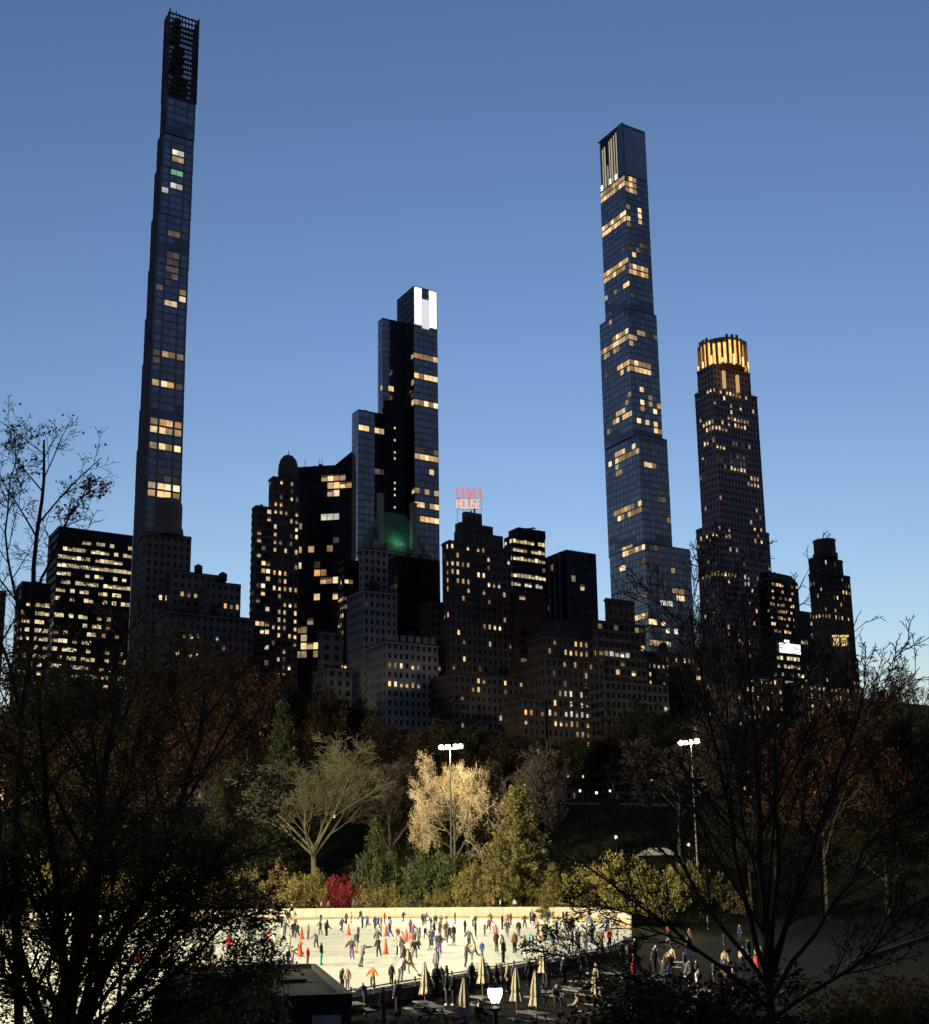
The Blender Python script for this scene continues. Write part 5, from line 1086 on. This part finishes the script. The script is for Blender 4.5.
for k in range(58):                                    # the rest of the crowd, mostly far out on the ice
    px, py = rng.uniform(272, 612), 921 + 40 * rng.random() ** 1.9; p = on(px, py, .015)
    if py > 900 + (622 - px) * .16 + 40: continue
    person(rng.choice((S_, S_, G_, T_, T_, C_c)), (p.x, p.y, .015), rng.choice(('black', 'charcoal', 'grey', 'navy', 'beige', 'white', 'pink', 'brown', 'blue', 'olive')), rng.choice(('black', 'charcoal', 'grey', 'navy', 'beige')), where_on_ice(px, py), size=rng.choice((.68, .9, .95, 1.0)))
for k in range(26):                                    # skaters seen through the dense left tree
    px, py = rng.uniform(40, 262), rng.uniform(924, 985); p = on(px, py, .015)
    person(rng.choice((S_, S_, G_, T_, A_o)), (p.x, p.y, .015), rng.choice(('black', 'charcoal', 'grey', 'navy', 'red', 'beige')), rng.choice(('black', 'charcoal', 'grey', 'navy')), 'behind the dense left tree', size=rng.uniform(.9, 1.05))
for px, jk in [(Z1(x, 0)[0], c) for x, c in ((145, 'grey'), (188, 'white'), (205, 'charcoal'), (235, 'brown'), (333, 'white'), (360, 'grey'), (480, 'grey'), (540, 'purple'), (750, 'black'), (765, 'black'), (797, 'black'))] + [(Z2(x, 0)[0], c) for x, c in ((172, 'charcoal'), (285, 'pink'), (310, 'white'), (377, 'white'), (512, 'charcoal'), (537, 'charcoal'), (580, 'grey'), (607, 'orange'))]:
    best = min((Vector((x, y, 0)) for a, b in zip(arc[3:] + far, (arc + far)[4:]) for f in np.linspace(0, 1, 40) for x, y in [(a[0] + (b[0] - a[0]) * f, a[1] + (b[1] - a[1]) * f)]), key=lambda v: abs(proj((v.x, v.y + 1.2, 1.6))[0] - px))
    person('standing', (best.x, best.y + 1.3, 1.11), jk, rng.choice(('charcoal', 'black')), 'behind the far boards', size=1.0, group='onlookers behind the boards', who='onlooker')
PL = [(Z1, 537, 560, 'leaning', 'navy', 'black'), (Z1, 620, 592, S_, 'brown', 'charcoal'), (Z1, 688, 560, S_, 'charcoal', 'black'), (Z1, 770, 475, 'leaning', 'black', 'charcoal'), (Z1, 850, 470, S_, 'charcoal', 'black'), (Z1, 915, 470, S_, 'black', 'black'), (Z2, 18, 440, 'leaning', 'charcoal', 'black'), (Z2, 75, 490, S_, 'black', 'charcoal'), (Z2, 105, 490, C_c, 'black', 'black'), (Z2, 185, 432, S_, 'black', 'charcoal'),
      (Z2, 265, 424, 'leaning', 'charcoal', 'black'), (Z2, 295, 430, C_c, 'black', 'black'), (Z2, 318, 430, S_, 'black', 'charcoal'), (Z2, 345, 430, C_c, 'beige', 'charcoal'), (Z2, 372, 432, S_, 'charcoal', 'black'), (Z2, 440, 404, C_c, 'black', 'black'), (Z2, 520, 402, S_, 'charcoal', 'charcoal'), (Z2, 595, 394, S_, 'grey', 'black'), (Z2, 672, 350, C_c, 'black', 'charcoal'), (Z2, 700, 350, 'leaning', 'black', 'black'), (Z2, 640, 300, S_, 'grey', 'black'), (Z2, 850, 305, S_, 'black', 'black'), (Z2, 875, 300, C_c, 'charcoal', 'black'), (Z2, 910, 290, S_, 'brown', 'charcoal')]
for Z, zx, zy, ps, jk, tr in PL:
    px, py = Z(zx, zy); p = on(px, py, -.9)
    s_ = (p - RA).dot(RN)
    if s_ > -.55: p = p - RN * (s_ + .6)
    person(ps, (p.x, p.y, -.9), jk, tr, 'at the rail' if s_ > -2.2 else 'among the tables', rz=(None if rng.random() < .4 else math.atan2(RN.y, RN.x) - math.pi / 2 + rng.uniform(-.5, .5)) if ps != 'leaning' else math.atan2(RN.y, RN.x) - math.pi / 2, size=rng.uniform(.98, 1.06), group='people on the terrace', who='onlooker')
for k in range(30):                                    # the crowd on the terrace beyond the rail's end
    px, py = rng.uniform(628, 775), rng.uniform(905, 985); p = on(px, py + 12, -.9)
    if (p - RA).dot(RN) > -1: continue
    person(rng.choice((S_, S_, C_c, T_)), (p.x, p.y, -.9), rng.choice(('black', 'charcoal', 'navy', 'brown', 'grey', 'beige', 'red')), rng.choice(('black', 'charcoal', 'navy')), 'behind the large bare tree', group='people on the terrace', who='onlooker')
for px, py, jk, tr in ((668, 925, 'red', 'charcoal'), (690, 932, 'brown', 'black'), (708, 915, 'grey', 'black'), (655, 958, 'charcoal', 'black'), (640, 990, 'beige', 'charcoal'), (725, 940, 'black', 'black'), (700, 985, 'white', 'charcoal'), (665, 905, 'orange', 'black'), (735, 985, 'charcoal', 'grey')):
    p = on(px, py + 14, -.9); person('standing', (p.x, p.y, -.9), jk, tr, 'behind the large bare tree', group='people on the terrace', who='onlooker')

# ------------------------------------------------------------------ orange cones on the ice
m_cone = mat('cone_orange', (.75, .09, .03), rough=.6, var=.08); cb = MB(); cb.box((0, 0, .03), (.5, .5, .06)); me_cb = cb.mesh('base', m_cone)
cc_ = MB(); cc_.lathe((0, 0, .06), [(.24, 0), (.17, .4), (.1, .85), (.05, 1.2), (.03, 1.22)], 10); me_cc = cc_.mesh('cone_body', m_cone, True)
for k, (px, py) in enumerate(CONES):
    p = on(px, py, .01); A = empty('traffic_cone', f"orange cone on the ice, {('first', 'third', 'fourth', 'fifth', 'seventh', 'sixth', 'second')[k]} from the left", 'cone', (p.x, p.y, .01), rng.uniform(0, 1), 'orange cones on the ice')
    link('base', me_cb, A); link('cone_body', me_cc, A)

# ------------------------------------------------------------------ closed parasols and picnic tables
m_canvas = mat('parasol_canvas', (.42, .35, .25), rough=.9, var=.12, scale=3, objvar=.15); m_table = mat('table_wood', (.13, .115, .095), rough=.7, var=.25, scale=4); m_wood = mat('parasol_pole', (.12, .08, .05), rough=.6)
def pleat(n=24):
    m = MB(); rings = [(.05, 2.56), (.10, 2.35), (.17, 2.0), (.22, 1.6), (.20, 1.42), (.26, 1.2), (.31, .95)]; n0 = 0
    for r, z in rings:
        for k in range(n): t = 6.2832 * k / n; q = r * (1 + (.22 if k % 3 == 0 else -.12 if k % 3 == 1 else .02)); m.v.append((q * math.cos(t), q * math.sin(t), z + (.05 if z < 1 and k % 3 else 0)))
    for i in range(len(rings) - 1):
        for k in range(n): m.f.append((i * n + k, (i + 1) * n + k, (i + 1) * n + (k + 1) % n, i * n + (k + 1) % n)); m.m.append(0)
    m.f.append(tuple(range(n))); m.m.append(0); return m
me_can = pleat().mesh('canopy', m_canvas); b = MB(); b.tube([(0, 0, 0), (0, 0, 2.6)], .03, 6); me_pp = b.mesh('pole', m_wood)
b = MB(); b.lathe((0, 0, 0), [(.3, 0), (.3, .06), (.06, .1), (.05, .3)], 12); me_pb = b.mesh('base', m_iron); b = MB(); b.lathe((0, 0, 1.40), [(.225, 0), (.225, .05)], 12); me_ps = b.mesh('strap', m_wood); b = MB(); b.lathe((0, 0, 2.56), [(.04, 0), (.05, .04), (.01, .1)], 8); me_pf = b.mesh('finial', m_wood)
for (px, py), wh in ((Z1(812, 310), 'leftmost of the row'), (Z2(150, 360), 'left of the lantern, nearest the camera'), (Z2(230, 260), 'behind the lantern to its left'), (Z2(380, 315), 'slim, right above the lantern'), (Z2(465, 330), 'right of the lantern over a table'), (Z2(497, 225), 'tallest in view, right of the lantern by the rail'), (Z2(733, 295), 'rightmost of the row')):
    p = on(px, py, 1.74); A = empty('closed_parasol', 'closed beige parasol ' + wh, 'parasol', (p.x, p.y, -.9), rng.uniform(0, 6), 'closed parasols on the terrace')
    for nm, me in (('canopy', me_can), ('pole', me_pp), ('base', me_pb), ('strap', me_ps), ('finial', me_pf)): link(nm, me, A)
slat = MB(); slat.box((0, 0, 0), (1.9, .135, .05)); me_sl = slat.mesh('plank', m_table)
lg = MB(); lg.tube([(0, -.55, 0), (0, -.18, .72)], .04, 5); lg.tube([(0, .55, 0), (0, .18, .72)], .04, 5); lg.box((0, 0, .42), (.06, 1.5, .06)); me_lg = lg.mesh('leg', m_iron)
TBL = [(Z1(810, 500), 'under the leftmost parasol'), (Z1(490, 505), 'against the shed'), (Z2(15, 492), 'right of the leftmost parasol table'), (Z2(225, 452), 'left behind the lantern'), (Z2(510, 426), 'below the tallest parasol'), (Z2(455, 520), 'right of the lantern, nearest the camera'), (Z2(640, 420), 'left of the rightmost parasol'), (Z2(755, 486), 'in front of the rightmost parasol'), (Z2(670, 382), 'behind the rightmost parasol'), (Z2(812, 346), 'by the rail, farthest right'), ((648, 975), 'behind low twigs of the large bare tree'), ((680, 962), 'among the crowd behind the large bare tree'), ((705, 990), 'left of the large bare trunk'), ((640, 1000), 'at the bottom edge right of the parasols'), ((672, 1005), 'at the bottom edge left of the large bare trunk')]
for (px, py), wh in TBL:
    p = on(px, py, -.15); A = empty('picnic_table', 'grey picnic table ' + wh, 'table', (p.x, p.y, -.9), rng.choice((1.9, 2.05, 2.2)), 'picnic tables on the terrace')
    for k in range(5): link('plank', me_sl, A, (0, -.3 + .15 * k, .75))
    for y in (-.72, .72):
        bo = link('bench', None, A, (0, y, .45))
        for k in range(2): link('plank', me_sl, bo, (0, -.075 + .15 * k, 0))
    for x in (-.7, .7): link('leg', me_lg, A, (x, 0, 0))
for (px, py), jk, tr, wh in ((Z2(210, 560), 'black', 'charcoal', 'left of the lantern'), (Z2(660, 520), 'beige', 'black', 'below the rightmost parasol'), (Z2(165, 575), 'pink', 'charcoal', 'at the bottom edge, left of the lantern'), (Z2(560, 470), 'charcoal', 'black', 'right of the lantern')):
    p = on(px, py - 6, -.3); person('sitting', (p.x, p.y, -.9), jk, tr, wh, group='people on the terrace', who='visitor')

# people who look alike share a label; those that still do are told apart from left to right
ORD = ('first', 'second', 'third', 'fourth', 'fifth', 'sixth', 'seventh', 'eighth', 'ninth')
for lb, lst in USED.items():
    if len(lst) < 2: continue
    lst.sort(key=lambda o: proj(o.location)[0])
    if len(lb.split()) > 13: lb = lb.replace(' trousers', '')
    for k, o in enumerate(lst): o['label'] = lb + f', {ORD[min(k, 8)]} from left'
